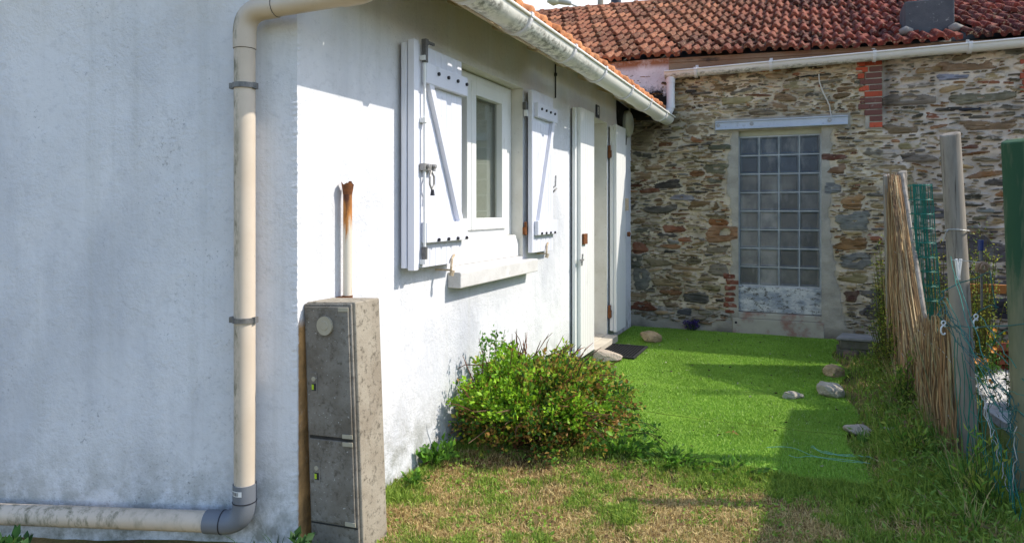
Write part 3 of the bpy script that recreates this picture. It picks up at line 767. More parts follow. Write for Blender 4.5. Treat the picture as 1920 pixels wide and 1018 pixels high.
# ------------------------------------------------------------------ gutters and pipes
def gutter(name, label, loc, rz, L, slope, r, mat, brs, group=None, hook=True):
    t = thing(name, label, 'gutter', loc, rz)
    mb = MB(); K = 16; th = .003
    prof = []
    for k in range(K + 1):
        a = math.pi + math.pi * k / K; prof.append((r * math.cos(a), r * math.sin(a)))
    prof[0] = (-r, 0)                                     # front lip (y negative = outwards)
    inner = [(p[0] * (1 - th / r), p[1] * (1 - th / r)) for p in prof]
    loop = prof + inner[::-1]
    ns = 24; vs = []; fs = []; n = len(loop)
    for i in range(ns + 1):
        x = L * i / ns; wz = .0015 * math.sin(i * 1.3)
        vs += [(x, p[0], p[1] + slope * x + wz) for p in loop]
    for i in range(ns):
        for k in range(n):
            k2 = (k + 1) % n; fs.append((i * n + k, (i + 1) * n + k, (i + 1) * n + k2, i * n + k2))
    mb.add(vs, fs)
    for x in (0, L):                                      # end caps
        mb.add([(x, p[0], p[1] + slope * x) for p in prof], [tuple(range(len(prof)))])
    mb.tube([(L * i / 12, -r - .006, .004 + slope * L * i / 12) for i in range(13)], .009, 8)
    g = mb.build('trough', mat, t, smooth='auto')
    for x in brs:
        b = MB(); ro = r + .013; ri = r + .0005; w = .015
        pr = [(ro * math.cos(math.pi + math.pi * k / 14), ro * math.sin(math.pi + math.pi * k / 14)) for k in range(15)]
        pi_ = [(ri * math.cos(math.pi + math.pi * k / 14), ri * math.sin(math.pi + math.pi * k / 14)) for k in range(15)]
        z0 = slope * x
        for k in range(14):
            a, c = pr[k], pr[k + 1]; a2, c2 = pi_[k], pi_[k + 1]
            b.add([(x - w, a[0], a[1] + z0), (x + w, a[0], a[1] + z0), (x + w, c[0], c[1] + z0), (x - w, c[0], c[1] + z0),
                   (x - w, a2[0], a2[1] + z0), (x + w, a2[0], a2[1] + z0), (x + w, c2[0], c2[1] + z0), (x - w, c2[0], c2[1] + z0)],
                  [(0, 1, 2, 3), (7, 6, 5, 4), (0, 4, 5, 1), (2, 6, 7, 3), (1, 5, 6, 2), (3, 7, 4, 0)])
        b.box(x - w, x + w, -r - .018, -r + .004, z0 - .006, z0 + .020)
        if hook: b.box(x - w, x + w, r + .001, r + .012, z0 - .02, z0 + .07)
        b.build('bracket', M['pipe_white'], t)
    return t
# house gutter: lip falls towards the near end
gl_ = gutter('gutter', 'mould stained white gutter under the orange tiled eave of the white house', FP(-.06, .42, 2.368), ROTF, 5.66, .0, .08, M['gutter'],
             [.70, 1.305, 2.07, 2.80, 3.64, 4.40, 5.20])
# short outlet and sleeves joined as parts
for x in (2.22, 4.4):
    mb = MB()
    K = 14; ro = .0825
    for k in range(K):
        a0 = math.pi + math.pi * k / K; a1 = math.pi + math.pi * (k + 1) / K; z0 = 0
        mb.add([(x - .05, ro * math.cos(a0), ro * math.sin(a0) + z0), (x + .05, ro * math.cos(a0), ro * math.sin(a0) + z0), (x + .05, ro * math.cos(a1), ro * math.sin(a1) + z0), (x - .05, ro * math.cos(a1), ro * math.sin(a1) + z0)], [(0, 1, 2, 3)])
    mb.build('joint_sleeve', M['gutter'], gl_, smooth=True)

def arc(c, p0, p1, n=8):
    """quarter bend through corner c from p0 to p1"""
    c = Vector(c); p0 = Vector(p0); p1 = Vector(p1); out = []
    for i in range(n + 1):
        t = i / n; out.append(p0 * (1 - t) ** 2 + c * 2 * t * (1 - t) + p1 * t ** 2)
    return out
# cream pipe: gutter outlet -> along the gable -> elbow -> down -> grey elbow -> along the foot of the gable
pipe = thing('drainpipe', 'cream plastic drainpipe with grey elbow on the shaded gable wall', 'drainpipe', (A[0], A[1], 0), ROTG)
rp = .040; yv = -.065; xv = -.185 
def GPt(x, y, z): return Vector((x, y, z))
ox, oy = .375, -.19          # outlet below the near end of the gutter, in gable axes
zt0, zt1 = 2.105, 2.135      # elbow height, outlet height
def pipe_part(name, pts, r=rp, mat='cream_pipe', seg=20, parent=pipe):
    mb = MB(); mb.tube(pts, r, seg); return mb.build(name, M[mat], parent, smooth='auto')
pa = Vector((xv, yv, zt0)); pb = Vector((ox, oy, zt1)); dr_ = (pb - pa).normalized()
pipe_part('sloping_pipe', [pa + dr_ * .10, pb - dr_ * .09])
pipe_part('vertical_pipe', [(xv, yv, .245), (xv, yv, zt0 - .10)])
el = pipe_part('elbow', [pa + dr_ * .145, pa + dr_ * .10] + arc(pa, pa + dr_ * .085, pa - Vector((0, 0, .085)), 10) + [pa - Vector((0, 0, .10)), pa - Vector((0, 0, .145))], rp + .0035)
pipe_part('elbow', [pb - dr_ * .14, pb - dr_ * .09] + arc(pb, pb - dr_ * .08, pb + Vector((0, 0, .08)), 10) + [pb + Vector((0, 0, .10)), pb + Vector((0, 0, .17))], rp + .0035)
zb_ = .113
pipe_part('foot_pipe', [(xv - .10, yv, zb_), (xv - 3.6, yv - .0, zb_ - .018)], rp)
cb = Vector((xv, yv, zb_))
eg = pipe_part('elbow', [cb + Vector((0, 0, .155)), cb + Vector((0, 0, .10))] + arc(cb, cb + Vector((0, 0, .085)), cb - Vector((.085, 0, 0)), 10) + [cb - Vector((.10, 0, 0)), cb - Vector((.155, 0, 0))], rp + .0045, 'grey_pvc')
eg['label'] = 'grey elbow at the foot of the pipe'
# collars and sticker on the elbow
pipe_part('collar', [cb + Vector((0, 0, .085)), cb + Vector((0, 0, .0885))], rp + .0065, 'bolt_black')
pipe_part('collar', [cb - Vector((.085, 0, 0)), cb - Vector((.0885, 0, 0))], rp + .0065, 'bolt_black')
pipe_part('collar', [pa + dr_ * .143, pa + dr_ * .147], rp + .001, 'bolt_black')
pipe_part('collar', [pa - Vector((0, 0, .143)), pa - Vector((0, 0, .147))], rp + .001, 'bolt_black')
stk = MB(); rs = rp + .0055
def curved(mb, a0, a1, z0, z1, r):
    K = 6
    for k in range(K):
        t0 = a0 + (a1 - a0) * k / K; t1 = a0 + (a1 - a0) * (k + 1) / K
        mb.add([(xv + r * math.sin(t0), yv - r * math.cos(t0), z0), (xv + r * math.sin(t1), yv - r * math.cos(t1), z0), (xv + r * math.sin(t1), yv - r * math.cos(t1), z1), (xv + r * math.sin(t0), yv - r * math.cos(t0), z1)], [(0, 1, 2, 3)])
curved(stk, R(-75), R(12), zb_ + .118, zb_ + .138, rs); so_ = stk.build('sticker', M['sign_white'], eg)
brs = MB()
for k in range(12):
    a = R(-48 + k * 3.4 + (k % 3)); curved(brs, a, a + R(1.2 + (k % 2)), zb_ + .121, zb_ + .135, rs + .0006)
curved(brs, R(-66), R(-58), zb_ + .122, zb_ + .134, rs + .0006)
brs.build('barcode', M['bolt_black'], pipe)
for z in (1.815, .905):
    mb = MB(); K = 20; ro = rp + .006
    vs = []; fs = []
    for k in range(K + 1):
        a = R(-100) + R(200) * k / K
        for r_ in (rp + .001, ro):
            for zz in (z - .010, z + .010): vs.append((xv + r_ * math.sin(a), yv - r_ * math.cos(a), zz))
    for k in range(K):
        b = 4 * k; fs += [(b, b + 4, b + 5, b + 1), (b + 2, b + 3, b + 7, b + 6), (b, b + 2, b + 6, b + 4), (b + 1, b + 5, b + 7, b + 3)]
    mb.add(vs, fs)
    mb.box(xv - .058, xv - .040, yv - .012, yv + .012, z - .011, z + .011); mb.box(xv + .038, xv + .050, yv - .016, yv + .012, z - .012, z + .012)
    mb.tube([(xv, yv + .03, z), (xv, -.001, z)], .006, 6)
    mb.build('clamp', M['black_metal'], pipe)

# white downpipe off the stone building's gutter
sg = gutter('gutter', 'greyed white gutter along the rubble stone wall', SP(.415, .125, 2.855), ROTS, 5.6, .014, .068, M['gutter2'], [.335, 1.10, 2.06, 2.86, 3.7])
dp = thing('drainpipe', 'short white drainpipe dropping from the stone building gutter onto the house gutter', 'drainpipe', SP(.475, .125, 0), ROTS)
mb = MB(); mb.tube([(0, 0, 2.80), (0, 0, 2.50)] + [(-.004, -.0, 2.46), (-.02, -.01, 2.425), (-.05, -.02, 2.40)], .045, 16); mb.build('pipe', M['pipe_white'], dp, smooth='auto')
mb = MB(); mb.tube([(0, 0, 2.805), (0, 0, 2.74)], .050, 16); mb.build('sleeve', M['pipe_white'], dp, smooth='auto')
mb = MB(); mb.tube([(0, 0, 2.50), (0, 0, 2.46)], .049, 16); mb.build('sleeve', M['pipe_white'], dp, smooth='auto')
mb = MB(); mb.tube([(-.05, -.02, 2.40), (-.062, -.03, 2.392)], .047, 16); mb.build('outlet', M['bolt_black'], dp)

# ------------------------------------------------------------------ stone building
stone_b = thing('stone_building', 'old rubble stone building with red tiled roof and glass block window', 'building', SP(0, 0, 0), ROTS)
G0, G1, GZ0, GZ1 = 1.175, 2.005, .10, 2.19
def stone_wall():
    t0, t1, z0, z1, st = -.06, 5.4, -.10, 2.90, .0065
    nx = int((t1 - t0) / st); nz = int((z1 - z0) / st)
    shp = (nz, nx); T = t0 + np.arange(nx) * st; Z = z0 + np.arange(nz) * st
    TT, ZZ = np.meshgrid(T, Z)
    occ = np.zeros(shp, bool); KEEP = np.ones(shp); D = np.zeros(shp); C = np.zeros(shp + (3,)); HT = np.zeros(shp)
    warp = (fbm(shp, (9, 22), 5, 4) - .5); warp2 = (fbm(shp, (26, 60), 15, 3) - .5)
    g = np.random.default_rng(12)
    right = TT > 2.56
    # flat rendered bands round the window and at the joint
    edge = (fbm(shp, (24, 24), 77, 4) - .5) * .14
    surround = (ZZ < 2.24) & (TT > G0 - .085 + edge) & (TT < G1 + .085 + .14 * np.clip((1.0 - ZZ) / .9, 0, 1) + edge)
    surround |= (ZZ < .10 + edge * 1.4) & (TT < 2.3)
    surround |= (ZZ > 2.17) & (ZZ < 2.33) & (TT > .93) & (TT < 2.27)
    brickz = (TT > 2.40) & (TT < 2.57) & (ZZ > 2.14) & (ZZ < 2.88)
    occ |= surround | brickz
    pal = np.array([(.17, .135, .095), (.20, .155, .10), (.13, .115, .095), (.105, .105, .10), (.145, .145, .13), (.24, .195, .13),
                    (.20, .115, .065), (.16, .075, .05), (.075, .075, .078), (.13, .145, .155), (.28, .24, .17), (.18, .165, .11)])
    palw = np.array([16, 14, 12, 8, 9, 12, 9, 4, 7, 4, 8, 12.]); palw /= palw.sum()
    palR = np.array([4, 6, 10, 12, 12, 6, 8, 2, 10, 6, 6, 6.]); palR /= palR.sum()
    cnt = 0
    def put(cx, cz, a, b, col, gap, p=3., ang=0., force=False, hgt=None):
        nonlocal cnt
        i0 = max(int((cx - a * 1.2 - t0) / st), 0); i1 = min(int((cx + a * 1.2 - t0) / st) + 2, nx)
        j0 = max(int((cz - b * 1.45 - z0) / st), 0); j1 = min(int((cz + b * 1.45 - z0) / st) + 2, nz)
        if i1 - i0 < 2 or j1 - j0 < 2: return
        dx = TT[j0:j1, i0:i1] - cx; dz = ZZ[j0:j1, i0:i1] - cz
        wv = warp[j0:j1, i0:i1]; w2 = warp2[j0:j1, i0:i1]
        dx = dx + w2 * a * .5; dz = dz + wv * b * 1.3 + w2 * b * .8 - dx * ang
        skew = dx / a
        d = (np.abs(dx / a) ** p + np.abs(dz / (b * (1 - .25 * skew * sk))) ** p) ** (1 / p)
        d = d + (wv * .75) + (w2 * .9 + wv * .4 if force else 0)
        ga = gap / b
        ins = d < 1
        if not force:
            o = occ[j0:j1, i0:i1]
            if (o & (d < 1 + ga)).sum() > .04 * max(ins.sum(), 1): return
            ins = ins & ~o
        if ins.sum() < 3: return
        occ[j0:j1, i0:i1] |= ins
        u = np.clip(d, 0, 1)
        hh = (hgt if hgt is not None else g.uniform(.010, .034)) * (1 - u ** 5) ** .6 + g.normal(0, .012) * dx / a * .6 + g.normal(0, .012) * dz / b * .5
        HT[j0:j1, i0:i1] = np.where(ins, hh, HT[j0:j1, i0:i1])
        C[j0:j1, i0:i1] = np.where(ins[..., None], np.array(col)[None, None], C[j0:j1, i0:i1])
        D[j0:j1, i0:i1] = np.where(ins, u, D[j0:j1, i0:i1]); cnt += 1
        if force or g.random() < .35: KEEP[j0:j1, i0:i1] = np.where(ins, .12, KEEP[j0:j1, i0:i1])
    sk = 0.
    # stones one can recognise: centre, half size, colour
    for cx, cz, a, b, col in ((.40, 1.62, .17, .045, (.05, .05, .05)), (.58, 1.47, .13, .032, (.17, .18, .21)), (1.0, 1.06, .15, .085, (.23, .14, .085)),
            (.98, .68, .11, .08, (.17, .165, .15)), (2.30, 1.21, .15, .095, (.15, .17, .175)), (2.27, .99, .14, .065, (.19, .12, .06)), (2.30, .80, .15, .075, (.13, .145, .15)),
            (2.30, 1.40, .10, .07, (.23, .15, .08)), (2.10, 1.55, .07, .05, (.14, .16, .18)), (2.28, .64, .14, .05, (.19, .18, .11)), (2.28, .45, .07, .06, (.06, .035, .03)),
            (2.62, .38, .24, .12, (.075, .08, .085)), (2.70, .18, .28, .10, (.09, .095, .09)), (.12, 2.10, .15, .10, (.21, .19, .14)), (.10, .92, .10, .09, (.17, .07, .045)),
            (.50, 1.13, .15, .05, (.18, .08, .05)), (.62, 1.02, .10, .045, (.20, .09, .05)), (.12, .55, .09, .14, (.115, .125, .12)), (.05, .75, .08, .09, (.10, .105, .09)),
            (.44, .52, .18, .045, (.19, .16, .10)), (.72, .36, .15, .06, (.07, .075, .075)), (.60, .20, .10, .035, (.08, .09, .11)), (.96, 2.02, .12, .028, (.07, .08, .06)),
            (.95, 1.78, .13, .05, (.11, .115, .08)), (.95, 1.66, .12, .035, (.085, .09, .07)), (2.13, 1.88, .12, .035, (.10, .045, .035)), (2.15, 1.75, .10, .05, (.15, .10, .07)),
            (.97, 1.20, .10, .04, (.20, .10, .05)), (.32, .74, .16, .05, (.16, .145, .10)), (.95, .90, .13, .04, (.14, .13, .10)), (2.75, 1.55, .15, .11, (.21, .19, .13)), (2.85, 1.85, .17, .05, (.13, .12, .11)),
            (3.25, 2.72, .24, .045, (.16, .115, .08)), (2.95, 2.71, .11, .03, (.19, .14, .08)), (3.15, 2.62, .13, .028, (.16, .19, .28)), (2.77, 2.42, .22, .05, (.13, .12, .11)), (2.74, 2.14, .19, .05, (.15, .12, .08)),
            (3.45, 2.14, .20, .045, (.17, .13, .09)), (3.4, 2.40, .24, .045, (.13, .13, .10)), (3.25, 1.95, .17, .03, (.13, .06, .045)), (3.35, .98, .42, .17, (.085, .085, .10)), (3.3, .65, .4, .13, (.075, .075, .09)), (3.05, 1.30, .18, .06, (.09, .095, .11))):
        sk = g.uniform(-1, 1)
        put(cx, cz, a * .93, b * .9, np.array(col) * 1.15 * np.array((1.32, 1.16, .98)), .001, 4.5, g.normal(0, .03), True, .016)
    # old bricks low on the left of the window
    for k in range(7): put(1.09 + (k % 2) * .015, .24 + k * .062, .055 + .012 * (k % 2), .024, (.24, .075, .045), .001, 8, 0, True, .012)
    sizes = ((260, .10, .20, .026, .055, .008), (1500, .06, .16, .014, .034, .005), (7000, .04, .12, .008, .018, .003), (14000, .02, .07, .006, .011, .002), (9000, .010, .03, .005, .009, .002))
    for tries, a0, a1, b0, b1, gap in sizes:
        for _ in range(int(tries * 1.25)):
            cx = g.uniform(t0, t1); cz = g.uniform(z0, 2.90); r_ = cx > 2.56
            a = g.uniform(a0, a1); b = g.uniform(b0, b1); sk = g.uniform(-1, 1)
            if r_ and cz > 1.5: gap_ = gap * 2.0 + .002
            elif r_: gap_ = gap * 1.0
            elif cx < .5 or cz > 2.25: gap_ = gap * .35
            else: gap_ = gap * .7
            k = g.choice(len(pal), p=palR if r_ else palw)
            col = pal[k] * np.array((1.42, 1.24, 1.0)) * g.uniform(.55, 1.4) * np.array((g.uniform(.95, 1.06), 1, g.uniform(.93, 1.05)))
            put(cx, cz, a, b, col, gap_, g.uniform(2.0, 4.6), g.normal(0, .09))
    # mortar
    st_ = D > 0
    lowm = (TT < .75) & (ZZ > 1.9)
    mort = np.where(right[..., None], np.array((.62, .52, .42)), np.array((.61, .515, .375)))
    mn = fbm(shp, (14, 18), 91, 5)[..., None]; mn2 = fbm(shp, (70, 90), 95, 4)[..., None]
    mort = mort * (.55 + .9 * mn) ; mort = mort * np.where(mn2 > .5, 1, .72 + .56 * mn2)
    mort = np.where((surround | (ZZ < .25))[..., None], np.array((.42, .38, .31)) * (.65 + .7 * mn), mort)
    # layered bedding in every stone
    streak = fbm(shp, (2.6, 24), 33, 3); blot = fbm(shp, (9, 16), 37, 4)
    crack = np.clip((streak - .62) / .07, 0, 1)
    stc = C * (.60 + .8 * streak[..., None]) * (.65 + .7 * blot[..., None])
    smear = np.clip((fbm(shp, (7, 12), 141, 4) + .28 * D - .665) / .08, 0, 1)[..., None] * KEEP[..., None]
    stc = stc * (1 - smear * .85) + mort * smear * .85
    stc = stc * (1 - .55 * crack[..., None])
    col = np.where(st_[..., None], stc, mort)
    # damp, sooty patches by the roof junction, moss stain below the gutter
    dirt = np.clip((fbm(shp, (40, 55), 41, 5) - .42) / .2, 0, 1)
    damp = np.clip(1 - np.hypot((TT - .05) / .75, (ZZ - 2.42) / .55), 0, 1) ** .7 * (.45 + .55 * dirt)
    damp = np.maximum(damp, np.clip(1 - np.abs(ZZ - 2.80) / .16, 0, 1) * dirt * .65)
    damp = np.maximum(damp, np.clip(1 - np.abs(TT - 2.60) / .10, 0, 1) * np.clip((ZZ - 2.1) / .3, 0, 1) * .75)
    damp = np.maximum(damp, np.clip(1 - (ZZ + .02) / .16, 0, 1) * dirt * .7)
    col = col * (1 - .8 * damp[..., None])
    # a broad vertical stain right of the window
    h = np.where(st_, HT, -.008 + (mn[..., 0] - .5) * .024) + (streak - .5) * .010 * st_ + (blot - .5) * .012 - .010 * crack * st_
    # thin shadow gaps: stones' edges undercut the mortar
    gapm = st_ & (D > .95); h = np.where(gapm, h - .003, h)
    h = np.where(surround, (mn[..., 0] - .5) * .012 + .004, h)
    V = np.c_[TT.ravel(), -h.ravel(), ZZ.ravel()]
    idx = np.arange(nx * nz).reshape(shp)
    inside = (TT > G0 + .0) & (TT < G1) & (ZZ > GZ0 - .12) & (ZZ < GZ1)
    keep = ~(inside[:-1, :-1] & inside[1:, 1:])
    F = np.stack((idx[:-1, :-1], idx[:-1, 1:], idx[1:, 1:], idx[1:, :-1]), -1)[keep].reshape(-1, 4)
    return npmesh('stone_wall', V, [F], M['stone'], stone_b, col.reshape(-1, 3), smooth=False)
stone_wall()
# body of the building behind the facing: left part, far ends
mb = MB(); mb.box(-3.2, -.06, .012, .30, -.1, 3.06); mb.box(5.4, 7.5, .012, .3, -.1, 2.86); mb.box(-3.2, 7.5, 3.3, 3.6, -.1, 4.3); mb.box(-.06, 5.4, .30, .33, 2.25, 2.88)
mb.build('rear_wall', M['mortar'], stone_b)
# whitewashed patch above the house roof
mb = MB(); mb.box(-3.1, .44, -.024, .010, 2.36, 3.045); mb.build('whitewashed_wall', M['whitewash'], stone_b)
# eave board and mortar under the tiles
mb = MB()
for k in range(14):
    a = .44 + k * .5; b = a + .5; za = 3.045 - .0275 * a; zb2 = 3.045 - .0275 * b
    mb.prism([(a, 2.86), (b, 2.86), (b, zb2), (a, za)], 1, -.045, .05); mb.prism([(a, za - .05), (b, zb2 - .05), (b, zb2 - .032), (a, za - .032)], 1, -.056, -.0455)
mb.build('eave_band', simple('eave_mortar', (.30, .22, .14), (.22, .10, .06), 5, .95, .1, 60, .6, .006, (.4, 1, 1), dirt=((.07, .05, .04), 9, .55, .7)), stone_b)
# red brick jamb
mb = MB(); z = 2.165; k = 0; gq = random.Random(5)
while z < 2.85:
    segs = ((2.44, 2.556),) if k < 2 else (((2.40, 2.556),) if k % 3 == 2 else ((2.345, 2.44), (2.448, 2.556)) if k % 3 == 0 else ((2.36, 2.556),))
    if k > 7: segs = ((2.325, 2.43), (2.438, 2.556)) if k % 2 else ((2.335, 2.40), (2.407, 2.556))
    for a, b in segs:
        c = np.array((.52, .10, .05)) * gq.uniform(.6, 1.15) if gq.random() > .2 else np.array((.16, .07, .055))
        d = gq.uniform(-.004, .004); mb.box(a + gq.uniform(-.006, .004), b + gq.uniform(-.004, .003), -.022 + d, .02, z + gq.uniform(0, .003), z + .053, col=tuple(c))
    z += .0625; k += 1
mb.build('brick_jamb', M['brick'], stone_b, bevel=.004, attr=True)
mb = MB(); mb.box(2.405, 2.553, -.012, .02, 2.155, 2.86); mb.build('jamb_mortar', M['mortar'], stone_b)
mb = MB()
for k in range(5): mb.box(3.70 + .02 * (k % 2), 3.95, -.022, .02, 2.44 + k * .0625, 2.44 + k * .0625 + .053, col=(.36, .09, .05))
mb.build('brick_jamb', M['brick'], stone_b, bevel=.004, attr=True)

# glass block window
gw = MB()
for a, b in ((G0 - .03, G0 + .008), (G1 - .014, G1 + .04)): gw.box(a, b, .055, .13, .50, 2.14)
gwin = gw.build('glass_block_window', M['joint'], stone_b)
mb = MB(); ms = MB(); pit = .2; x00 = G0 + .012; gq = np.random.default_rng(3)
tone = np.array([[.06, .065, .075], [.085, .085, .085], [.13, .115, .095], [.05, .06, .075]])
for i in range(4):
    for j in range(8):
        x0 = x00 + i * pit + .0035; x1 = x0 + .193; z0 = .525 + j * pit + .0035; z1 = z0 + .193
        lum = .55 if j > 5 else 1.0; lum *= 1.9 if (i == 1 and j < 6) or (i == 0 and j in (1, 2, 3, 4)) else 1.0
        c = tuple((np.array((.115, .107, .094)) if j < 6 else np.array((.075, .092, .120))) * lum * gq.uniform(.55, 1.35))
        # bulged rim then a slightly sunk ribbed face
        r1, r2 = .006, .017
        def rg(a, y): return [(x0 + a, y, z0 + a), (x1 - a, y, z0 + a), (x1 - a, y, z1 - a), (x0 + a, y, z1 - a)]
        vs = rg(0, .060) + rg(r1, .048) + rg(r2, .050) + rg(r2 + .006, .0545)
        tx_, tz_ = gq.normal(0, .010, 2); vs = vs[:12] + [(p_[0], p_[1] + (p_[0] - (x0 + x1) / 2) * tx_ + (p_[2] - (z0 + z1) / 2) * tz_, p_[2]) for p_ in vs[12:]]
        fs = []
        for k in range(3):
            for q_ in range(4): fs.append((k * 4 + q_, k * 4 + (q_ + 1) % 4, (k + 1) * 4 + (q_ + 1) % 4, (k + 1) * 4 + q_))
        fs.append((12, 13, 14, 15)); mb.add(vs, fs, c)
        for q_ in range(8): mb.c[-16 + q_] = (.13, .155, .16)
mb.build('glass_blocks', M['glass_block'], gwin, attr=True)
ms.box(G0 + .0085, G1 - .0145,   .0572, .12, .515, 2.135); ms.build('joints', M['joint'], gwin)
mb = MB(); mb.box(G0 - .03, G1 + .03, .045, .14, 2.136, 2.25); mb.build('lintel_soffit', M['cream_render'], stone_b)
mb = MB(); mb.box(G0 - .02, G1 + .01, .030, .13, .24, .514); mb.build('painted_panel', M['panel'], stone_b, bevel=.004)
mb = MB(); mb.prism([(.004, .17), (.13, .17), (.13, .239), (.010, .232)], 0, G0 - .055, G1 + .015); mb.box(G0 - .055, G1 + .02, -.012, .10, -.08, .168)
pl = mb.build('plinth', M['cream_ledge'], stone_b, bevel=.006)
mb = MB(); mb.tube([(G0 - .02, -.0125, .12), (G0 - .02, -.0165, .12)], .013, 12); mb.build('vent_hole', M['bolt_black'], pl)
# steel beam over it
mb = MB(); mb.box(.945, 2.245, -.075, -.0, 2.205, 2.215); mb.box(.945, 2.245, -.075, -.0, 2.285, 2.297); mb.box(.945, 2.245, -.062, -.004, 2.215, 2.285)
bm_ = mb.build('steel_beam', M['beam'], stone_b, bevel=.003)
mb = MB()
for x in (.975, 1.32, 2.075): mb = MB(); mb.tube([(x, -.062, 2.255), (x, -.066, 2.255)], .021, 14); mb.tube([(x, -.066, 2.255), (x, -.078, 2.255)], .010, 6); mb.build('bolt', M['hardware'], bm_)

# roof of the stone building
PS = R(25); EZ = 3.045
def frS(U, V, W):
    y = -.11 + V * math.cos(PS) - W * math.sin(PS); z = EZ - .0275 * U + V * math.sin(PS) + W * math.cos(PS)
    return np.stack((U, y, z), -1)
def sag(U, V): return -.05 * np.sin(np.clip(V / 3.8, 0, 1) * np.pi) * (.6 + .4 * np.sin(U * .9)) + .012 * np.sin(U * 2.1 + V * 1.3)
def palS(u, v, g):
    k = g.random((len(u), 1)); t = np.clip((u[:, None] - .2) / 2.2, 0, 1)
    a = np.array((.19, .060, .032)) * (1 - t) + np.array((.14, .022, .017)) * t
    b = np.array((.34, .140, .072)) * (1 - t) + np.array((.25, .052, .033)) * t
    c = (a * (1 - k) + b * k) * .88 * g.uniform(.45, 1.25, (len(u), 1))
    return c
skip = lambda u, v: ((u > 2.68) & (u < 3.10) & (v > .30) & (v < .95)) 
roofS = tiles('roof', 48, 12, frS, M['tile_old'], palS, stone_b, .006, 8, u0=-3.2, sag=sag, skip=skip, bond=1, step=.014)
mb = MB()
def rs_(u, v, w): p = frS(np.array(u), np.array(v), np.array(w)); return tuple(p)
mb.add([rs_(-3.2, .1, -.075), rs_(7.5, .1, -.075), rs_(7.5, 4.0, -.075), rs_(-3.2, 4.0, -.075)], [(0, 1, 2, 3)]); mb.build('roof_underlay', M['dark_in'], stone_b)
# ridge tiles
mb = MB(); u = -3.2; gq = random.Random(9)
while u < 7.4:
    K = 8; vs = []; fs = []
    for i, (du, rr) in enumerate(((0, .098), (.36, .090), (.36, .108), (.415, .112), (.415, .085))):
        for k in range(K + 1):
            a = math.pi * k / K; c0 = frS(np.array(u + du), np.array(3.93), np.array(-.03))
            vs.append((u + du, c0[1] - rr * math.cos(a), c0[2] + rr * math.sin(a)))
    for i in range(4):
        for k in range(K): fs.append((i * (K + 1) + k, i * (K + 1) + k + 1, (i + 1) * (K + 1) + k + 1, (i + 1) * (K + 1) + k))
    c = np.array((.36, .14, .075)) * gq.uniform(.6, 1.1); mb.add(vs, fs, tuple(c)); u += .415
mb.build('ridge_tiles', M['tile_old'], stone_b, attr=True)
# cement chimney stub on the slope
def slopebox(mb, u0, u1, v0, v1, top):
    b = [frS(np.array(u), np.array(v), np.array(-.05)) for u, v in ((u0, v0), (u1, v0), (u1, v1), (u0, v1))]
    zt = max(p[2] for p in b) + top
    vs = [tuple(p) for p in b] + [(p[0], p[1], zt) for p in b]
    mb.add(vs, [(3, 2, 1, 0), (4, 5, 6, 7), (0, 1, 5, 4), (1, 2, 6, 5), (2, 3, 7, 6), (3, 0, 4, 7)])
mb = MB(); slopebox(mb, 2.78, 3.22, .37, .82, .20)
ch = mb.build('chimney', M['cement'], stone_b, bevel=.015)
mb = MB()
for u0_, u1_ in ((2.73, 2.84), (3.16, 3.27)):
    mb = MB(); a = frS(np.array(u0_), np.array(.34), np.array(.03)); b = frS(np.array(u1_), np.array(.34), np.array(.03)); mb.tube([a, (a + b) / 2 + np.array((0, -.01, .015)), b], [.035, .05, .035], 8)
    mb.build('flashing', simple('cement_flashing', (.30, .27, .24), (.2, .18, .16), 10, .95, .1), ch, smooth=True)

# ------------------------------------------------------------------ things on the walls
lamp = thing('wall_lamp', 'round dusty bulkhead lamp over a black soot stain at the wall corner', 'lamp', FP(5.36, 0, 2.29), ROTF)
mb = MB()
for i in range(9):
    a0 = math.pi / 2 * i / 9
    pass
rings = []
for k in range(9):
    a = math.pi / 2 * k / 8; rings.append((.145 * math.cos(a), -.040 - .050 * math.sin(a)))
vs = []; fs = []
for r_, y_ in rings:
    for q_ in range(24): b = 2 * math.pi * q_ / 24; vs.append((max(r_, .001) * math.cos(b), y_, max(r_, .001) * math.sin(b)))
for i in range(8):
    for q_ in range(24): fs.append((i * 24 + q_, i * 24 + (q_ + 1) % 24, (i + 1) * 24 + (q_ + 1) % 24, (i + 1) * 24 + q_))
mb.add(vs, fs); mb.build('diffuser', M['lamp_glass'], lamp, smooth=True)
mb = MB(); mb.tube([(0, -.0405, 0), (0, -.012, 0)], .152, 24); mb.build('base', M['lamp_metal'], lamp, smooth='auto')
mb = MB(); gq = random.Random(4)
pol = [(-.17, .20), (.09, .18), (.10, .06), (.05, -.10), (.04, -.20), (.0, -.16), (-.01, -.25), (-.045, -.18), (-.07, -.27), (-.09, -.17), (-.13, -.12), (-.16, .02)]
mb.prism([(x * 2.0 - .06, z * 1.1 - .01) for x, z in pol][::-1], 1, -.011, -.004); mb.build('soot_crust', M['soot'], lamp)

pl_ = thing('house_number', 'small dark blue enamel plate with white numeral above the doorway', 'number plate', FP(4.245, 0, 2.285), ROTF)
mb = MB(); mb.box(-.055, .055, -.012, -.002, -.06, .06); mb.build('plate', M['navy'], pl_, bevel=.003)
def text(body, size, name, mat, parent, loc, rot):
    cu = bpy.data.curves.new('t', 'FONT'); cu.body = body; cu.size = size; cu.align_x = 'CENTER'; cu.align_y = 'CENTER'; cu.extrude = .001; cu.offset = size * .015
    to = bpy.data.objects.new('t', cu); COL.objects.link(to); dg = bpy.context.evaluated_depsgraph_get()
    me = bpy.data.meshes.new_from_object(to.evaluated_get(dg)); bpy.data.objects.remove(to); me.name = name
    o = link(name, me, mat, parent); o.location = loc; o.rotation_euler = rot; return o
text('8', .105, 'numeral', M['sign_white'], pl_, (0, -.0135, 0), (R(90), 0, 0))

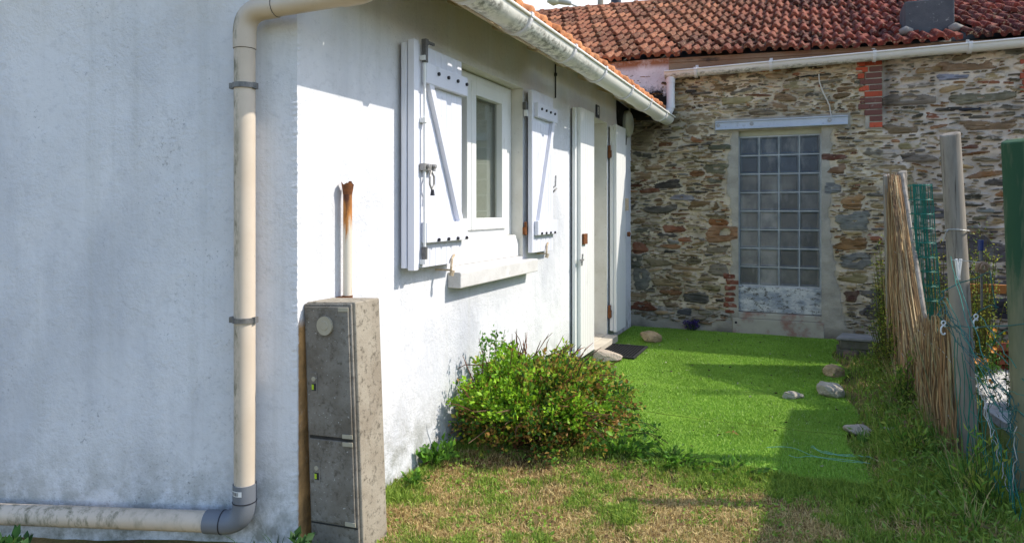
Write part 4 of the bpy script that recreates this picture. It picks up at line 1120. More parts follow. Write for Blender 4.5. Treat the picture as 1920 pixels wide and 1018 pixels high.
# rusty pipe stub above the cabinet
rp_ = thing('pipe_stub', 'white pipe stub with rusted open top against the wall above the cabinet', 'pipe', FP(.272, .040, .93), ROTF)
mb = MB(); mb.tube([(0, 0, -.35), (0, 0, .47), (.004, 0, .50)], [.019, .019, .019], 14); mb.build('pipe', M['rust_pipe'], rp_, smooth='auto')
mb = MB(); K = 14
vs = []; fs = []
gq = random.Random(2)
for k in range(K):
    a = 2 * math.pi * k / K; h = .515 + gq.uniform(-.012, .014)
    vs += [(.0195 * math.cos(a), .0195 * math.sin(a), .47), (.027 * math.cos(a), .027 * math.sin(a), h)]
for k in range(K): a = 2 * k; b = 2 * ((k + 1) % K); fs.append((a, b, b + 1, a + 1))
mb.add(vs, fs); mb.build('rusted_collar', M['rusty'], rp_, smooth=True)
mb = MB(); mb.tube([(0, 0, .015), (0, 0, .035)], .022, 12); mb.box(-.03, .03, .0, .039, .018, .030); mb.build('clamp', M['rusty'], rp_)

# meter cabinet, leaning
cab = thing('meter_cabinet', 'leaning grimy concrete meter cabinet with two doors by the house corner', 'cabinet', FP(.04, .094, -.02), ROTF)
cab.rotation_euler = (0, 0, ROTS); 
lean = Matrix.Rotation(R(-2.7), 4, 'Y') @ Matrix.Rotation(R(-.5), 4, 'X')
def leaned(o): o.data.transform(lean); return o
cw, cd_, chh = .240, .165, .985
x0, x1 = -.045, -.045 + cw
mb = MB(); mb.box(x0, x1, 0.0, cd_, -.05, chh); 
leaned(mb.build('body', M['cab_body'], cab, bevel=.006))
mb = MB(); mb.box(x0 - .001, x1 - .012, -.012, -.0005, -.04, chh - .006); leaned(mb.build('front_plate', M['cab_door'], cab, bevel=.004))
def cabdoor(z0, z1):
    mb = MB(); mb.box(x0 + .010, x1 - .022, -.020, -.0125, z0, z1); d = leaned(mb.build('door', M['cab_door'], cab, bevel=.003)); return d
du_ = cabdoor(.460, .968); dw_ = cabdoor(.125, .447)
for q_ in ((x0 + .012, x1 - .024, -.016, -.0125, .4485, .4585), (x0 + .003, x1 - .014, -.0135, -.0122, .112, .118)):
    mb = MB(); mb.box(*q_); leaned(mb.build('dark_gap', simple('gap_strip', (.06, .055, .05), (.03, .03, .028), 20, .9, .1), cab))  # dark strips set into the gaps at the doors
mb = MB(); cx = x0 + .110; cz = .895
mb.tube([(cx, -.0205, cz), (cx, -.030, cz)], .037, 28); mb.tube([(cx, -.0302, cz), (cx, -.032, cz)], [.019, .017], 24)
leaned(mb.build('round_plate', M['cab_plate'], du_, smooth='auto'))
for d_, z in ((du_, .668), (dw_, .318)):
    mb = MB(); mb.box(x0 + .030, x0 + .062, -.0235, -.0205, z - .042, z + .042); lt = leaned(mb.build('latch', M['cab_door'], d_, bevel=.002))
    mb = MB(); mb.box(x0 + .036, x0 + .056, -.0245, -.0236, z - .030, z - .002); leaned(mb.build('latch_slot', M['bolt_black'], d_))
    mb = MB(); mb.tube([(x0 + .046, -.0236, z + .016), (x0 + .046, -.027, z + .016)], .009, 12); leaned(mb.build('latch_cap', M['cab_plate'], d_))
    mb = MB(); mb.box(x0 + .037, x0 + .046, -.0265, -.0246, z - .026, z - .006); leaned(mb.build('latch_tongue', M['yellow_green'], d_))
for d_, zs in ((du_, (.958, .468)), (dw_, (.438, .132))):
    for z in zs:
        mb = MB(); mb.box(x1 - .066, x1 - .018, -.0235, -.0203, z - .008, z + .008); leaned(mb.build('hinge_plate', M['cab_plate'], d_, bevel=.001))

# thin cable down the front wall, cables on the stone wall
mb = MB(); mb.tube([FP(3.02, .012, 2.50), FP(3.022, .012, 2.40), FP(3.02, .012, 2.23)], .006, 6); mb.tube([FP(3.02, .014, 2.405), FP(3.02, .014, 2.43)], .012, 6)
tag(mb.build('cable', M['black_cable']), 'thin dark cable running down from the eave to the right window shutter', 'cable')
mb = MB(); P0 = SP(1.02, -.45, 3.33); P1 = SP(1.80, .03, 2.72)
mb.tube([P0.lerp(P1, i / 10) + Vector((0, 0, -.06 * math.sin(math.pi * i / 10))) for i in range(11)], .005, 5); mb.tube([P1, SP(1.88, .02, 2.735), SP(1.93, .02, 2.72)], .008, 5)
tag(mb.build('cable', M['black_cable']), 'black cable slanting from the old roof over the gutter', 'cable')
mb = MB(); mb.tube([SP(1.975, .03, 2.74), SP(1.98, .035, 2.66), SP(2.01, .035, 2.56), SP(2.05, .035, 2.47), SP(2.075, .03, 2.41), SP(2.09, .03, 2.30)], .0065, 6)
tag(mb.build('cable', M['pale_cable']), 'pale cord hanging on the rubble wall above the steel beam', 'cable')
wv = thing('wall_hook', 'small dark iron hook fixed high in the stone wall right of the bricks', 'hook', SP(3.27, .0, 2.30), ROTS)
mb = MB(); mb.tube([(-.06, -.03, 0), (-.02, -.035, 0), (.03, -.035, 0), (.10, -.03, 0)], [.008, .018, .014, .008], 8); mb.tube([(.0, .02, .0), (.0, -.03, 0)], .010, 6); mb.box(.10, .115, -.04, -.02, -.015, .015)
mb.build('iron', M['bolt_black'], wv)

# ------------------------------------------------------------------ things beyond the ridge
sl_ = thing('street_lamp', 'grey street lamp head on a thin arm beyond the tiled ridge', 'street lamp', (2.9, 21, 0))
def at(px, py, Y): return Vector(((px - 960) / 1289 * Y, Y, EYE + (395 - py) / 1289 * Y))
mb = MB(); a = at(1098, 20, 21); b = at(1068, 7, 21); 
pole = at(1112, 30, 21)
mb.tube([(pole.x - 2.9, 0, 0), (pole.x - 2.9, 0, pole.z - .05), (a.x - 2.9, 0, a.z), (b.x - 2.9, 0, b.z)], [.06, .045, .028, .026], 8); mb.build('pole', M['lamp_metal'], sl_)
c = at(1052, 3, 21)
mb = MB(); mb.tube([(b.x - 2.9 + .05, 0, b.z), (c.x - 2.9, 0, c.z + .02), (c.x - 2.9 - .42, 0, c.z + .10)], [.07, .12, .06], 12); mb.build('head', M['lamp_metal'], sl_, smooth='auto')
mb = MB(); mb.tube([(c.x - 2.9 - .05, 0, c.z - .0), (c.x - 2.9 - .22, 0, c.z + .01), (c.x - 2.9 - .42, 0, c.z + .05)], [.09, .15, .08], 12); mb.build('bowl', M['lamp_glass'], sl_, smooth=True)
wp = at(1126, 0, 17); mb = MB(); mb.tube([(wp.x, 17, 0), (wp.x, 17, 7.2)], .075, 10); tag(mb.build('utility_pole', M['post']), 'grey wooden pole standing behind the tiled ridge', 'pole')
fl = at(1155, 0, 12.6); mb = MB(); mb.tube([(fl.x, 12.6, 3.0), (fl.x, 12.6, 5.6)], .095, 16); mb.tube([(fl.x, 12.6, 5.3), (fl.x, 12.6, 5.34)], .14, 16)
M['flue'] = simple('dark_flue', (.02, .022, .035), (.03, .03, .045), 8, .4, .4); tag(mb.build('flue_pipe', M['flue'], smooth='auto'), 'dark metal flue pipe rising behind the tiled ridge', 'flue')
mb = MB(); mb.tube([(wp.x, 17, 7.0), (4.6, 14, 6.1), (8.5, 11, 6.9)], .008, 5); tag(mb.build('overhead_wire', M['black_cable']), 'thin overhead wire crossing the sky by the pole', 'wire')

# neighbour's shed, outside the frame on the right: it throws the square shade on the grass
shed = thing('shed', 'rendered garden shed of the neighbouring plot', 'shed', (0, 0, 0), 0)
def shed_xy(s_, n_): p = A + e * s_ + m * n_; return p
HS = 2.50
off = sun_h / 1.02 * HS
c0 = np.array((1.835, 4.57)) + off        # corner whose shadow falls at (1.83, 4.57)
mb = MB()
ed_ = np.array((.437, .899)); md_ = np.array((.899, -.437))
def sp_(a, b, z): p = c0 - ed_ * a + md_ * b; return (p[0], p[1], z)
mb.add([sp_(0, 0, -.1), sp_(0, 2.4, -.1), sp_(3.6, 2.4, -.1), sp_(3.6, 0, -.1), sp_(0, 0, HS), sp_(0, 2.4, HS + .25), sp_(3.6, 2.4, HS + .25), sp_(3.6, 0, HS)],
       [(0, 1, 2, 3), (7, 6, 5, 4), (0, 4, 5, 1), (1, 5, 6, 2), (2, 6, 7, 3), (3, 7, 4, 0)])
mb.build('wall', M['shed'], shed)
mb = MB(); mb.add([sp_(.5, -.012, 0), sp_(1.35, -.012, 0), sp_(1.35, -.012, 2.0), sp_(.5, -.012, 2.0)], [(0, 1, 2, 3)]); mb.build('door', M['plank'], shed)

# ------------------------------------------------------------------ loose stones, mat, slab
def rock(label, loc, size, rz, mat, seed, flat=0., boxy=2.2, tilt=0, cat='stone'):
    bm = bmesh.new(); bmesh.ops.create_icosphere(bm, subdivisions=4, radius=1)
    g = np.random.default_rng(seed); ph = g.uniform(0, 6.28, (6, 3)); fr = g.uniform(1.2, 3.4, (6, 3)); planes = g.normal(0, 1, (7, 3)); planes /= np.linalg.norm(planes, axis=1)[:, None]
    for v in bm.verts:
        p = np.array(v.co); p = p / (np.abs(p) ** boxy).sum() ** (1 / boxy)
        for pl in planes:
            d = p @ pl - .80
            if d > 0: p = p - pl * d * .9
        w = sum(math.sin(p @ fr[k] * 1.6 + ph[k, 0]) for k in range(6)) * .022 + sum(math.sin(p @ fr[k] * 6 + ph[k, 1]) for k in range(6)) * .010
        p = p * (1 + w); v.co = Vector(p * np.array(size) / 2)
    bm.transform(Matrix.Rotation(tilt, 4, 'Y'))
    zmin = min(v.co.z for v in bm.verts)
    for v in bm.verts: v.co.z -= zmin + .012
    me = bpy.data.meshes.new('stone'); bm.to_mesh(me); bm.free()
    o = link('stone', me, mat, smooth=True); o.location = loc; o.rotation_euler = (0, 0, rz)
    return tag(o, label, cat, 'loose stones on the turf and its edge')
rock('pinkish rectangular stone block lying against the black door mat', (.845, 6.05, .01), (.25, .15, .10), R(-12), M['rock_pink'], 3, boxy=5, tilt=R(5))
rock('tan jagged stone on the turf beyond the door mat', (1.395, 6.92, .01), (.22, .15, .12), R(5), M['rock_tan'], 5, boxy=2.6, tilt=R(10))
rock('rounded orange tan stone at the right edge of the turf', (2.58, 5.50, .0), (.175, .15, .11), R(20), M['rock_tan'], 7, boxy=2.3)
rock('pale grey angular stone beside the small flat one', (2.27, 4.90, .0), (.18, .15, .12), R(-20), M['rock_grey'], 9, boxy=2.6, tilt=R(14))
rock('small flat grey stone lying alone on the turf', (1.975, 4.84, .008), (.145, .07, .058), R(-6), M['rock_grey'], 11, boxy=5)
rock('long low pinkish stone sunk in the grass near the fence', (2.07, 4.10, .0), (.17, .11, .065), R(-8), M['rock_pink'], 13, boxy=2.8)
rock('smaller half buried stone beside the long low one', (2.235, 4.10, -.005), (.12, .08, .055), R(10), M['rock_grey'], 15, boxy=2.6)
rock('tiny pale pebble on the turf between mat and jagged stone', (1.15, 6.80, .004), (.06, .04, .022), 0, M['rock_pink'], 17)

dm = thing('door_mat', 'black rubber ring door mat on the turf before the doorway', 'mat', FP(4.12, .27, .018), ROTF)
mb = MB(); a, b = .285, .19
mb.box(-a, a, -b, -b + .022, 0, .014); mb.box(-a, a, b - .022, b, 0, .014); mb.box(-a, -a + .022, -b + .022, b - .022, 0, .014); mb.box(a - .022, a, -b + .022, b - .022, 0, .014)
mb.box(-a + .022, a - .022, -b + .022, b - .022, 0, .003)
for k in range(1, 18): x = -a + .022 + (2 * a - .044) * k / 18; mb.box(x - .003, x + .003, -b + .022, b - .022, .003, .011)
for k in range(1, 12): y = -b + .022 + (2 * b - .044) * k / 12; mb.box(-a + .022, a - .022, y - .003, y + .003, .0032, .0104)
mb.build('rubber_grid', M['mat'], dm)

sb = (3.22, 6.30)
sl2 = thing('slate_slab', 'grey slate slab lying flat by the stone wall near the fence', 'slab', (sb[0], sb[1], .165), ROTS)
mb = MB(); mb.prism([(-.23, -.13), (.20, -.135), (.235, -.06), (.24, .15), (-.17, .15)], 2, -.012, .010); mb.build('slate', M['slate'], sl2, bevel=.004)
bk = thing('block_stack', 'dark mossy blocks under the grey slate slab', 'blocks', (sb[0], sb[1], 0), ROTS)
M['moss_block'] = simple('mossy_block', (.11, .115, .08), (.18, .165, .135), 10, .95, .1, 60, .6, .008)
for x0_, x1_, z0_, z1_ in ((-.22, .02, -.02, .07), (.03, .22, -.02, .07), (-.20, .21, .072, .151)):
    mb = MB(); mb.box(x0_, x1_, -.11, .13, z0_, z1_); mb.build('block', M['moss_block'], bk, bevel=.008)
bo_ = MB(); bo_.box(-.055, .055, -.045, .045, 0, .085); b_ = bo_.build('brick', simple('worn_brick', (.20, .14, .11), (.14, .10, .08), 14, .95, .1, 60, .6, .006), bevel=.012); b_.location = (3.0, 6.10, -.005); b_.rotation_euler = (0, 0, ROTS)
tag(b_, 'worn brown brick standing in front of the mossy blocks', 'brick')

# ------------------------------------------------------------------ vegetation
def leaves(name, P, Dn, size, col, mat, parent=None, seed=1, asp=.55, flat=0.):
    """P roots, Dn leaf direction (n,3)"""
    g = np.random.default_rng(seed); n = len(P)
    d = Dn / np.linalg.norm(Dn, axis=1)[:, None]
    r = g.normal(0, 1, (n, 3)); r[:, 2] *= (1 - flat); sd = np.cross(d, r); sd /= np.linalg.norm(sd, axis=1)[:, None]
    nn = np.cross(sd, d); size = np.asarray(size)[:, None]
    V = np.stack((P, P + d * size * .45 + sd * size * asp * .5 + nn * size * .10, P + d * size - nn * size * .06, P + d * size * .45 - sd * size * asp * .5 + nn * size * .10), 1).reshape(-1, 3)
    i0 = np.arange(n) * 4
    return npmesh(name, V, [np.c_[i0, i0 + 1, i0 + 2], np.c_[i0, i0 + 2, i0 + 3]], mat, parent, np.repeat(col, 4, 0))

def bush():
    c0 = np.array((.15, 4.05)); t = thing('bush', 'low wide green shrub with reddish twigs against the sunny white wall', 'bush', (c0[0], c0[1], 0), 0)
    g = np.random.default_rng(21); st = MB(); P = []; Dd = []; C = []; S = []
    ns = 330
    for i in range(ns):
        az = g.uniform(0, 2 * np.pi); el = np.arccos(g.uniform(.12, 1.0)) if g.random() < .8 else np.arccos(g.uniform(-.05, .3))
        dirv = np.array((np.cos(az) * np.sin(el), np.sin(az) * np.sin(el), np.cos(el)))
        R_ = np.array((.60, .53, .43)) * g.uniform(.80, 1.04) * (.87 + .26 * pnoise(np.array([az * 1.0]), np.array([el * 1.3]), .55, 171, 2)[0])
        tip = dirv * R_ + np.array((0, 0, .06)) + g.normal(0, .02, 3)
        tip[2] = max(tip[2], .05)
        # taller on the wall side
        if tip[0] < -.15: tip[2] *= 1.08
        root = np.array((g.normal(0, .10), g.normal(0, .10), 0.)) + np.array((dirv[0], dirv[1], 0)) * g.uniform(.0, .16)
        root[2] = 0; mid = root * .45 + tip * .55 + np.array((0, 0, .07)) + g.normal(0, .03, 3)
        pts = [root * (1 - u) ** 2 + mid * 2 * u * (1 - u) + tip * u * u for u in np.linspace(0, 1, 9)]
        # keep off the wall
        def off(p):
            w = c0 + p[:2]; s, n_ = to_f(w[0], w[1])
            if n_ < .03: q_ = p.copy(); q_[:2] = p[:2] + m * (.03 - n_ + g.uniform(0, .03)); return q_
            return p
        pts = [off(p) for p in pts]
        red = g.random() < .5
        tw = (.19, .075, .035) if red else (.10, .085, .03)
        if i % 2 == 0: st.tube([tuple(p) for p in pts], [.006 - .0045 * k / 8 for k in range(9)], 4, False, tw)
        side = -dirv[0]; zone = pnoise(np.array([tip[0] * 1.0]), np.array([tip[1] + tip[2]]), .22, 71, 2)[0]
        for _ in range(135):
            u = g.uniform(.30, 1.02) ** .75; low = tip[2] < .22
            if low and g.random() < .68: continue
            k = min(int(u * 8), 7); f = u * 8 - k
            p = pts[k] * (1 - f) + pts[k + 1] * f + g.normal(0, .026, 3) * (1.2 - .5 * u)
            p[2] = max(p[2], .03); p = off(p)
            d = (pts[k + 1] - pts[k]); d = d / np.linalg.norm(d) + g.normal(0, .75, 3); d[2] += .2
            P.append(p); Dd.append(d); S.append(g.uniform(.015, .033) * (1.35 if g.random() < .15 else 1))
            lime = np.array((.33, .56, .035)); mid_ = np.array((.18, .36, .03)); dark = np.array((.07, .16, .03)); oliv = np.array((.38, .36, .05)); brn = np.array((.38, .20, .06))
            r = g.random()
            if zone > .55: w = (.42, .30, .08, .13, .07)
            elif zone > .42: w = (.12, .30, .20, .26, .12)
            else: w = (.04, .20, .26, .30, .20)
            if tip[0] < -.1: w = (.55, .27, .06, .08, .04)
            if low: w = (.02, .12, .40, .16, .30)  # darker, browner leaves near the ground paint in the bush's shaded base
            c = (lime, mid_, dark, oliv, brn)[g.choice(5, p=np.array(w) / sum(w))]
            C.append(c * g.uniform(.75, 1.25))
    # bare reddish tips sticking out
    for i in range(70):
        az = g.uniform(0, 2 * np.pi); r0 = g.uniform(.1, .56); z0 = .50 * np.sqrt(max(0, 1 - (r0 / .62) ** 2)) + .02
        p = np.array((np.cos(az) * r0, np.sin(az) * r0 * .95, z0)); w = c0 + p[:2]; s_, n_ = to_f(w[0], w[1])
        if n_ < .06: continue
        L = g.uniform(.04, .13); d = np.array((np.cos(az) * r0 * 1.1 + .15, np.sin(az) * r0 * 1.1, .35)) + g.normal(0, .15, 3); d /= np.linalg.norm(d)
        st.tube([tuple(p - d * .05), tuple(p + d * L * .5 + g.normal(0, .006, 3)), tuple(p + d * L + g.normal(0, .01, 3))], [.0034, .0032, .0014], 4, False, (.20 * g.uniform(.7, 1.2), .085, .05))
    # woody arching branches showing through the front
    for k in range(16):
        x_ = g.uniform(-.30, .45); b = np.array((x_ * .4, -.10, .02)); t1 = np.array((x_ + g.normal(0, .10), -.50 + g.normal(0, .05), g.uniform(.10, .30)))
        st.tube([tuple(b), tuple((b + t1) / 2 + np.array((0, -.03, .10))), tuple(t1)], [.006, .0045, .002], 5, False, (.16, .10, .06))
    # young shoot above the rest, by the wall
    for k in range(7):
        b = np.array((-.26 + g.normal(0, .06), .05 + g.normal(0, .08), .42)); L = g.uniform(.12, .24)
        d = np.array((.12 + g.normal(0, .15), g.normal(0, .12), 1.)); pts = [b + d * L * u for u in np.linspace(0, 1, 5)]
        st.tube([tuple(p) for p in pts], .0022, 4, False, (.12, .16, .03))
        for _ in range(16):
            u = g.uniform(.2, 1); P.append(b + d * L * u + g.normal(0, .012, 3)); Dd.append(g.normal(0, 1, 3) + np.array((0, 0, .3))); S.append(g.uniform(.018, .036)); C.append(np.array((.10, .24, .025)) * g.uniform(.8, 1.2))
    # trailing shoot on the turf to the right
    for k in range(4):
        b = np.array((.48, -.05 - .08 * k, .10)); d = np.array((.20, -.02 - .03 * k, -.06 + .05 * (k % 2)))
        st.tube([tuple(b + d * u + np.array((0, 0, .04 * math.sin(u * 3)))) for u in np.linspace(0, 1, 5)], .0025, 4, False, (.13, .12, .04))
        for _ in range(22):
            u = g.uniform(0, 1); P.append(b + d * u + np.array((0, 0, .04 * math.sin(u * 3))) + g.normal(0, .012, 3)); Dd.append(g.normal(0, 1, 3)); S.append(g.uniform(.015, .03)); C.append(np.array((.06, .17, .02)) * g.uniform(.8, 1.3))
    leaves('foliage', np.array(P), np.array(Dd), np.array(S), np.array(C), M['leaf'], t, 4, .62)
    st.build('stems', M['reed'], t, attr=True)
bush()

def weed(name, label, cat, loc, n, rad, hgt, size, cols, seed, wall=None, asp=.6, group=None):
    t = thing(name, label, cat, loc, 0, group); g = np.random.default_rng(seed); P = []; Dd = []; S = []; C = []; st = MB()
    for i in range(n):
        az = g.uniform(0, 6.28); sp = g.uniform(.1, 1) * rad; tip = np.array((math.cos(az) * sp, math.sin(az) * sp, g.uniform(.4, 1) * hgt))
        if wall is not None:
            w = np.array(loc[:2]) + tip[:2]; k = (w - wall[0]) @ wall[1]
            if k < .01: tip[:2] += wall[1] * (.015 - k)
        root = np.array((0, 0, 0)) + np.array((tip[0] * .2, tip[1] * .2, 0))
        st.tube([tuple(root), tuple(root * .4 + tip * .6 + np.array((0, 0, .01))), tuple(tip)], [.002, .0017, .001], 4, False, (.08, .12, .03))
        for _ in range(6):
            u = g.uniform(.3, 1); P.append(root * (1 - u) + tip * u); d = g.normal(0, .6, 3) + tip / (np.linalg.norm(tip) + 1e-6); d[2] += .2; Dd.append(d); S.append(size * g.uniform(.6, 1.3)); C.append(np.array(cols[g.integers(len(cols))]) * g.uniform(.75, 1.25))
    leaves('foliage', np.array(P), np.array(Dd), np.array(S), np.array(C), M['leaf'], t, seed, asp); st.build('stems', M['reed'], t, attr=True)
    return t
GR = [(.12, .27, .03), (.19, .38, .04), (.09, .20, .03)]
wallF = (A, m); wallG = (A, -gy)
p = FP(.98, .09, 0); weed('weed', 'leafy green weed clump at the wall foot left of the shrub', 'weed', (p.x, p.y, 0), 26, .13, .11, .045, GR, 31, wallF)
p = FP(.70, .10, 0); weed('weed', 'small weed tuft by the wall foot beside the cabinet', 'weed', (p.x, p.y, 0), 12, .08, .06, .03, GR, 32, wallF)
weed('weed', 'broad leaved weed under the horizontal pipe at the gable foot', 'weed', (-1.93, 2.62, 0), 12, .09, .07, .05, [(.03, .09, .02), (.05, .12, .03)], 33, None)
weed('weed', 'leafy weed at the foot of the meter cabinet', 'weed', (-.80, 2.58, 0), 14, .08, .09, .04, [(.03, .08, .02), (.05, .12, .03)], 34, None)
weed('weed', 'dense weeds spreading along the near edge of the turf', 'weeds', (.85, 3.62, 0), 46, .24, .07, .030, GR, 35)
weed('weed', 'leafy weeds at the turf edge just right of the shrub', 'weeds', (.60, 3.74, 0), 34, .20, .09, .034, GR, 36)
weed('weed', 'low weed in the grass before the turf near the shade edge', 'weed', (1.12, 3.50, 0), 26, .20, .05, .028, GR, 37)
weed('weed', 'dry leaf weed beside the pink stone block', 'weed', FP(3.42, .10, 0), 12, .09, .08, .035, [(.20, .10, .03), (.07, .16, .02)], 38, wallF)
def tuft(label, loc, n, hgt, cols, seed, spread=.5, wall=None, wid=.004, group=None):
    t = thing('grass_tuft', label, 'grass tuft', loc, 0, group); g = np.random.default_rng(seed); mb = MB()
    V = []; C = []
    for i in range(n):
        az = g.uniform(0, 6.28); L = hgt * g.uniform(.5, 1); dv = np.array((math.cos(az), math.sin(az)))
        if wall is not None and dv @ wall[1] < 0: dv = -dv
        base = np.array((*(g.normal(0, .015, 2)), -.01)); sd = np.array((-dv[1], dv[0], 0)) * wid * g.uniform(.6, 1.2); sp = spread * g.uniform(.2, 1)
        c = tuple(np.array(cols[g.integers(len(cols))]) * g.uniform(.8, 1.2)); pts = []
        for u in (0, .35, .7, 1):
            q_ = base + np.array((*(dv * L * sp * u ** 1.5), L * (u - .45 * sp * u * u))); pts.append((q_ - sd * (1 - u) ** .6, q_ + sd * (1 - u) ** .6))
        vs = [v_ for p_ in pts for v_ in p_]; mb.add(vs, [(0, 1, 3, 2), (2, 3, 5, 4), (4, 5, 7, 6)], c)
    mb.build('blades', M['blade'], t, attr=True); return t
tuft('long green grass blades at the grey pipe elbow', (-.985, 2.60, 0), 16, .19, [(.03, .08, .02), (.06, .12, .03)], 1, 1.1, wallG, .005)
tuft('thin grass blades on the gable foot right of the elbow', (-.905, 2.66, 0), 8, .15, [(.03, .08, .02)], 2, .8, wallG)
# lush strip along the fence, individually taller tufts
gq = np.random.default_rng(17)
names = ['tall green grass tuft at the foot of the reed screen', 'tall grass tuft between the two near posts', 'green grass tuft by the half buried stones', 'seedy grass tuft at the foot of the grey post',
         'grass tuft in the shade before the reed screen', 'grass tuft close to the green stained post']
for k, (s_, n_, h_, cnt) in enumerate(((2.9, 2.36, .18, 40), (1.5, 2.50, .40, 60), (2.2, 2.15, .11, 36), (2.05, 2.50, .30, 50), (1.75, 2.26, .13, 40), (1.05, 2.46, .32, 50))):
    p = FP(s_, n_, .02); tuft(names[k], (p.x, p.y, .02), cnt, h_, [(.13, .26, .04), (.24, .38, .07), (.10, .21, .035), (.48, .40, .18)], 40 + k, .8, None, .004)
# undergrowth mass at the fence foot (nobody could count it)
n = 5200; s_ = gq.uniform(.6, 4.3, n); n_ = 2.44 + gq.normal(0, .12, n); P = A + s_[:, None] * e + n_[:, None] * m; P = np.c_[P, gq.random(n) ** 2.2 * .18 + .01]
v = gq.random((n, 1)); c = np.array((.12, .23, .03)) * (1 - v) + np.array((.30, .42, .08)) * v; c[gq.random(n) < .12] = (.24, .18, .08)
d = gq.normal(0, 1, (n, 3)); d[:, 2] = np.abs(d[:, 2]) * .8
tag(leaves('undergrowth', P, d, gq.uniform(.012, .045, n), c, M['leaf'], None, 8, .3), 'tangled low green undergrowth along the fence foot', 'undergrowth', kind='stuff')
n = 14000; X = gq.uniform(2.4, 5.5, n); Y = gq.uniform(2.2, 6.6, n); s_, n_ = to_f(X, Y); k = (n_ > 2.5) & (s_ < 5.5) & ((n_ < 2.85) | (n_ > 3.9) | (gq.random(n) < .02)); X = X[k]; Y = Y[k]
v = gq.random((len(X), 1)); c = np.array((.04, .10, .015)) * (1 - v) + np.array((.16, .20, .04)) * v
o = blades('grass', np.c_[X, Y, np.full(len(X), .02)], gq.uniform(.05, .30, len(X)) * gq.random(len(X)), gq.uniform(.002, .005, len(X)), c, 1., M['blade'], None, 9)
tag(o, 'rough grass of the garden beyond the fence', 'grass', kind='stuff')

n = 15000; X = gq.uniform(-.75, 2.6, n); Y = gq.uniform(2.3, 4.3, n); s_, n_ = to_f(X, Y)
pt = pnoise(X, Y, .17, 201, 3) + .25 * np.exp(-((s_ - 1.42) / .16) ** 2) * (n_ > .7) + .12 * np.exp(-(n_ / .15) ** 2); k = (n_ > .03) & ~turf_inside(s_, n_) & (pt > .56); X = X[k]; Y = Y[k]
v = gq.random((len(X), 1)); c = np.array((.14, .27, .03)) * (1 - v) + np.array((.34, .50, .07)) * v
d = gq.normal(0, 1, (len(X), 3)); d[:, 2] = np.abs(d[:, 2]) * .5
tag(leaves('ground_cover', np.c_[X, Y, ground_h(X, Y) + .004 + .02 * gq.random(len(X)) ** 2], d, gq.uniform(.008, .026, len(X)), c, M['leaf'], None, 18, .6), 'small leafy weeds spread through the dry lawn', 'ground cover', kind='stuff')
n = 5000; X = gq.uniform(-.75, 2.4, n); Y = gq.uniform(2.3, 4.0, n); s_, n_ = to_f(X, Y); k = (n_ > .02) & ~turf_inside(s_, n_) & (gq.random(n) < .25 + .75 * np.exp(-(((X - .12) / .6) ** 2 + ((Y - 3.66) / .25) ** 2))); X = X[k]; Y = Y[k]
v = gq.random((len(X), 1)); c = np.array((.10, .055, .025)) * (1 - v) + np.array((.40, .24, .11)) * v
d = gq.normal(0, 1, (len(X), 3)); d[:, 2] *= .25
tag(leaves('leaf_litter', np.c_[X, Y, ground_h(X, Y) + .006 + .012 * gq.random(len(X))], d, gq.uniform(.008, .030, len(X)), c, M['leaf'], None, 19, .6), 'dead brown leaf litter lying under and before the shrub', 'leaf litter', kind='stuff')

n = 170; s_ = gq.uniform(1.7, 5.55, n); n_ = gq.uniform(.3, 2.1, n); P = A + s_[:, None] * e + n_[:, None] * m; k = turf_inside(s_, n_); P = np.c_[P, np.full(n, .024)][k]; n = len(P)
c = np.where(gq.random((n, 1)) < .78, np.array([[.07, .05, .03]]), np.array([[.42, .42, .30]])); d = gq.normal(0, 1, (n, 3)); d[:, 2] *= .1
tag(leaves('leaf_litter', P, d, gq.uniform(.010, .032, n), c, M['leaf'], None, 23, .45), 'scattered dark and pale crumbs lying on the artificial turf', 'litter', kind='stuff')

# flowers beyond the fence
def flower_plant(name, label, loc, n, hgt, fcol, seed, rad=.12):
    t = thing(name, label, 'flowers', loc, 0); g = np.random.default_rng(seed); st = MB(); fl = MB(); P = []; Dd = []; S = []; C = []
    for i in range(n):
        az = g.uniform(0, 6.28); r = rad * g.uniform(.1, 1); h = hgt * g.uniform(.5, 1); tip = np.array((math.cos(az) * r, math.sin(az) * r, h)); b = np.array((tip[0] * .2, tip[1] * .2, 0))
        st.tube([tuple(b), tuple((b + tip) / 2 + g.normal(0, .01, 3)), tuple(tip)], .0022, 4, False, (.07, .13, .03))
        for _ in range(9): u = g.uniform(.05, .9); P.append(b * (1 - u) + tip * u); Dd.append(g.normal(0, 1, 3) + np.array((0, 0, .4))); S.append(g.uniform(.02, .06)); C.append(np.array((.06, .15, .025)) * g.uniform(.6, 1.5))
        if i % 2 == 0:
            K = 9
            for k in range(K):
                a = 2 * math.pi * k / K; d1 = np.array((math.cos(a), math.sin(a) * .6 - .3, math.sin(a) * .8)); w = np.array((-math.sin(a), math.cos(a) * .5, math.cos(a))) * .005
                q_ = tip + d1 * .019; fl.add([tuple(tip), tuple(tip + d1 * .011 + w), tuple(q_), tuple(tip + d1 * .011 - w)], [(0, 1, 2, 3)], fcol)
    st.build('stems', M['reed'], t, attr=True); leaves('leaves', np.array(P), np.array(Dd), np.array(S), np.array(C), M['leaf'], t, seed, .35); fl.build('blossoms', M['leaf'], t, attr=True)
OR = (.75, .28, .02); YE = (.80, .62, .02)
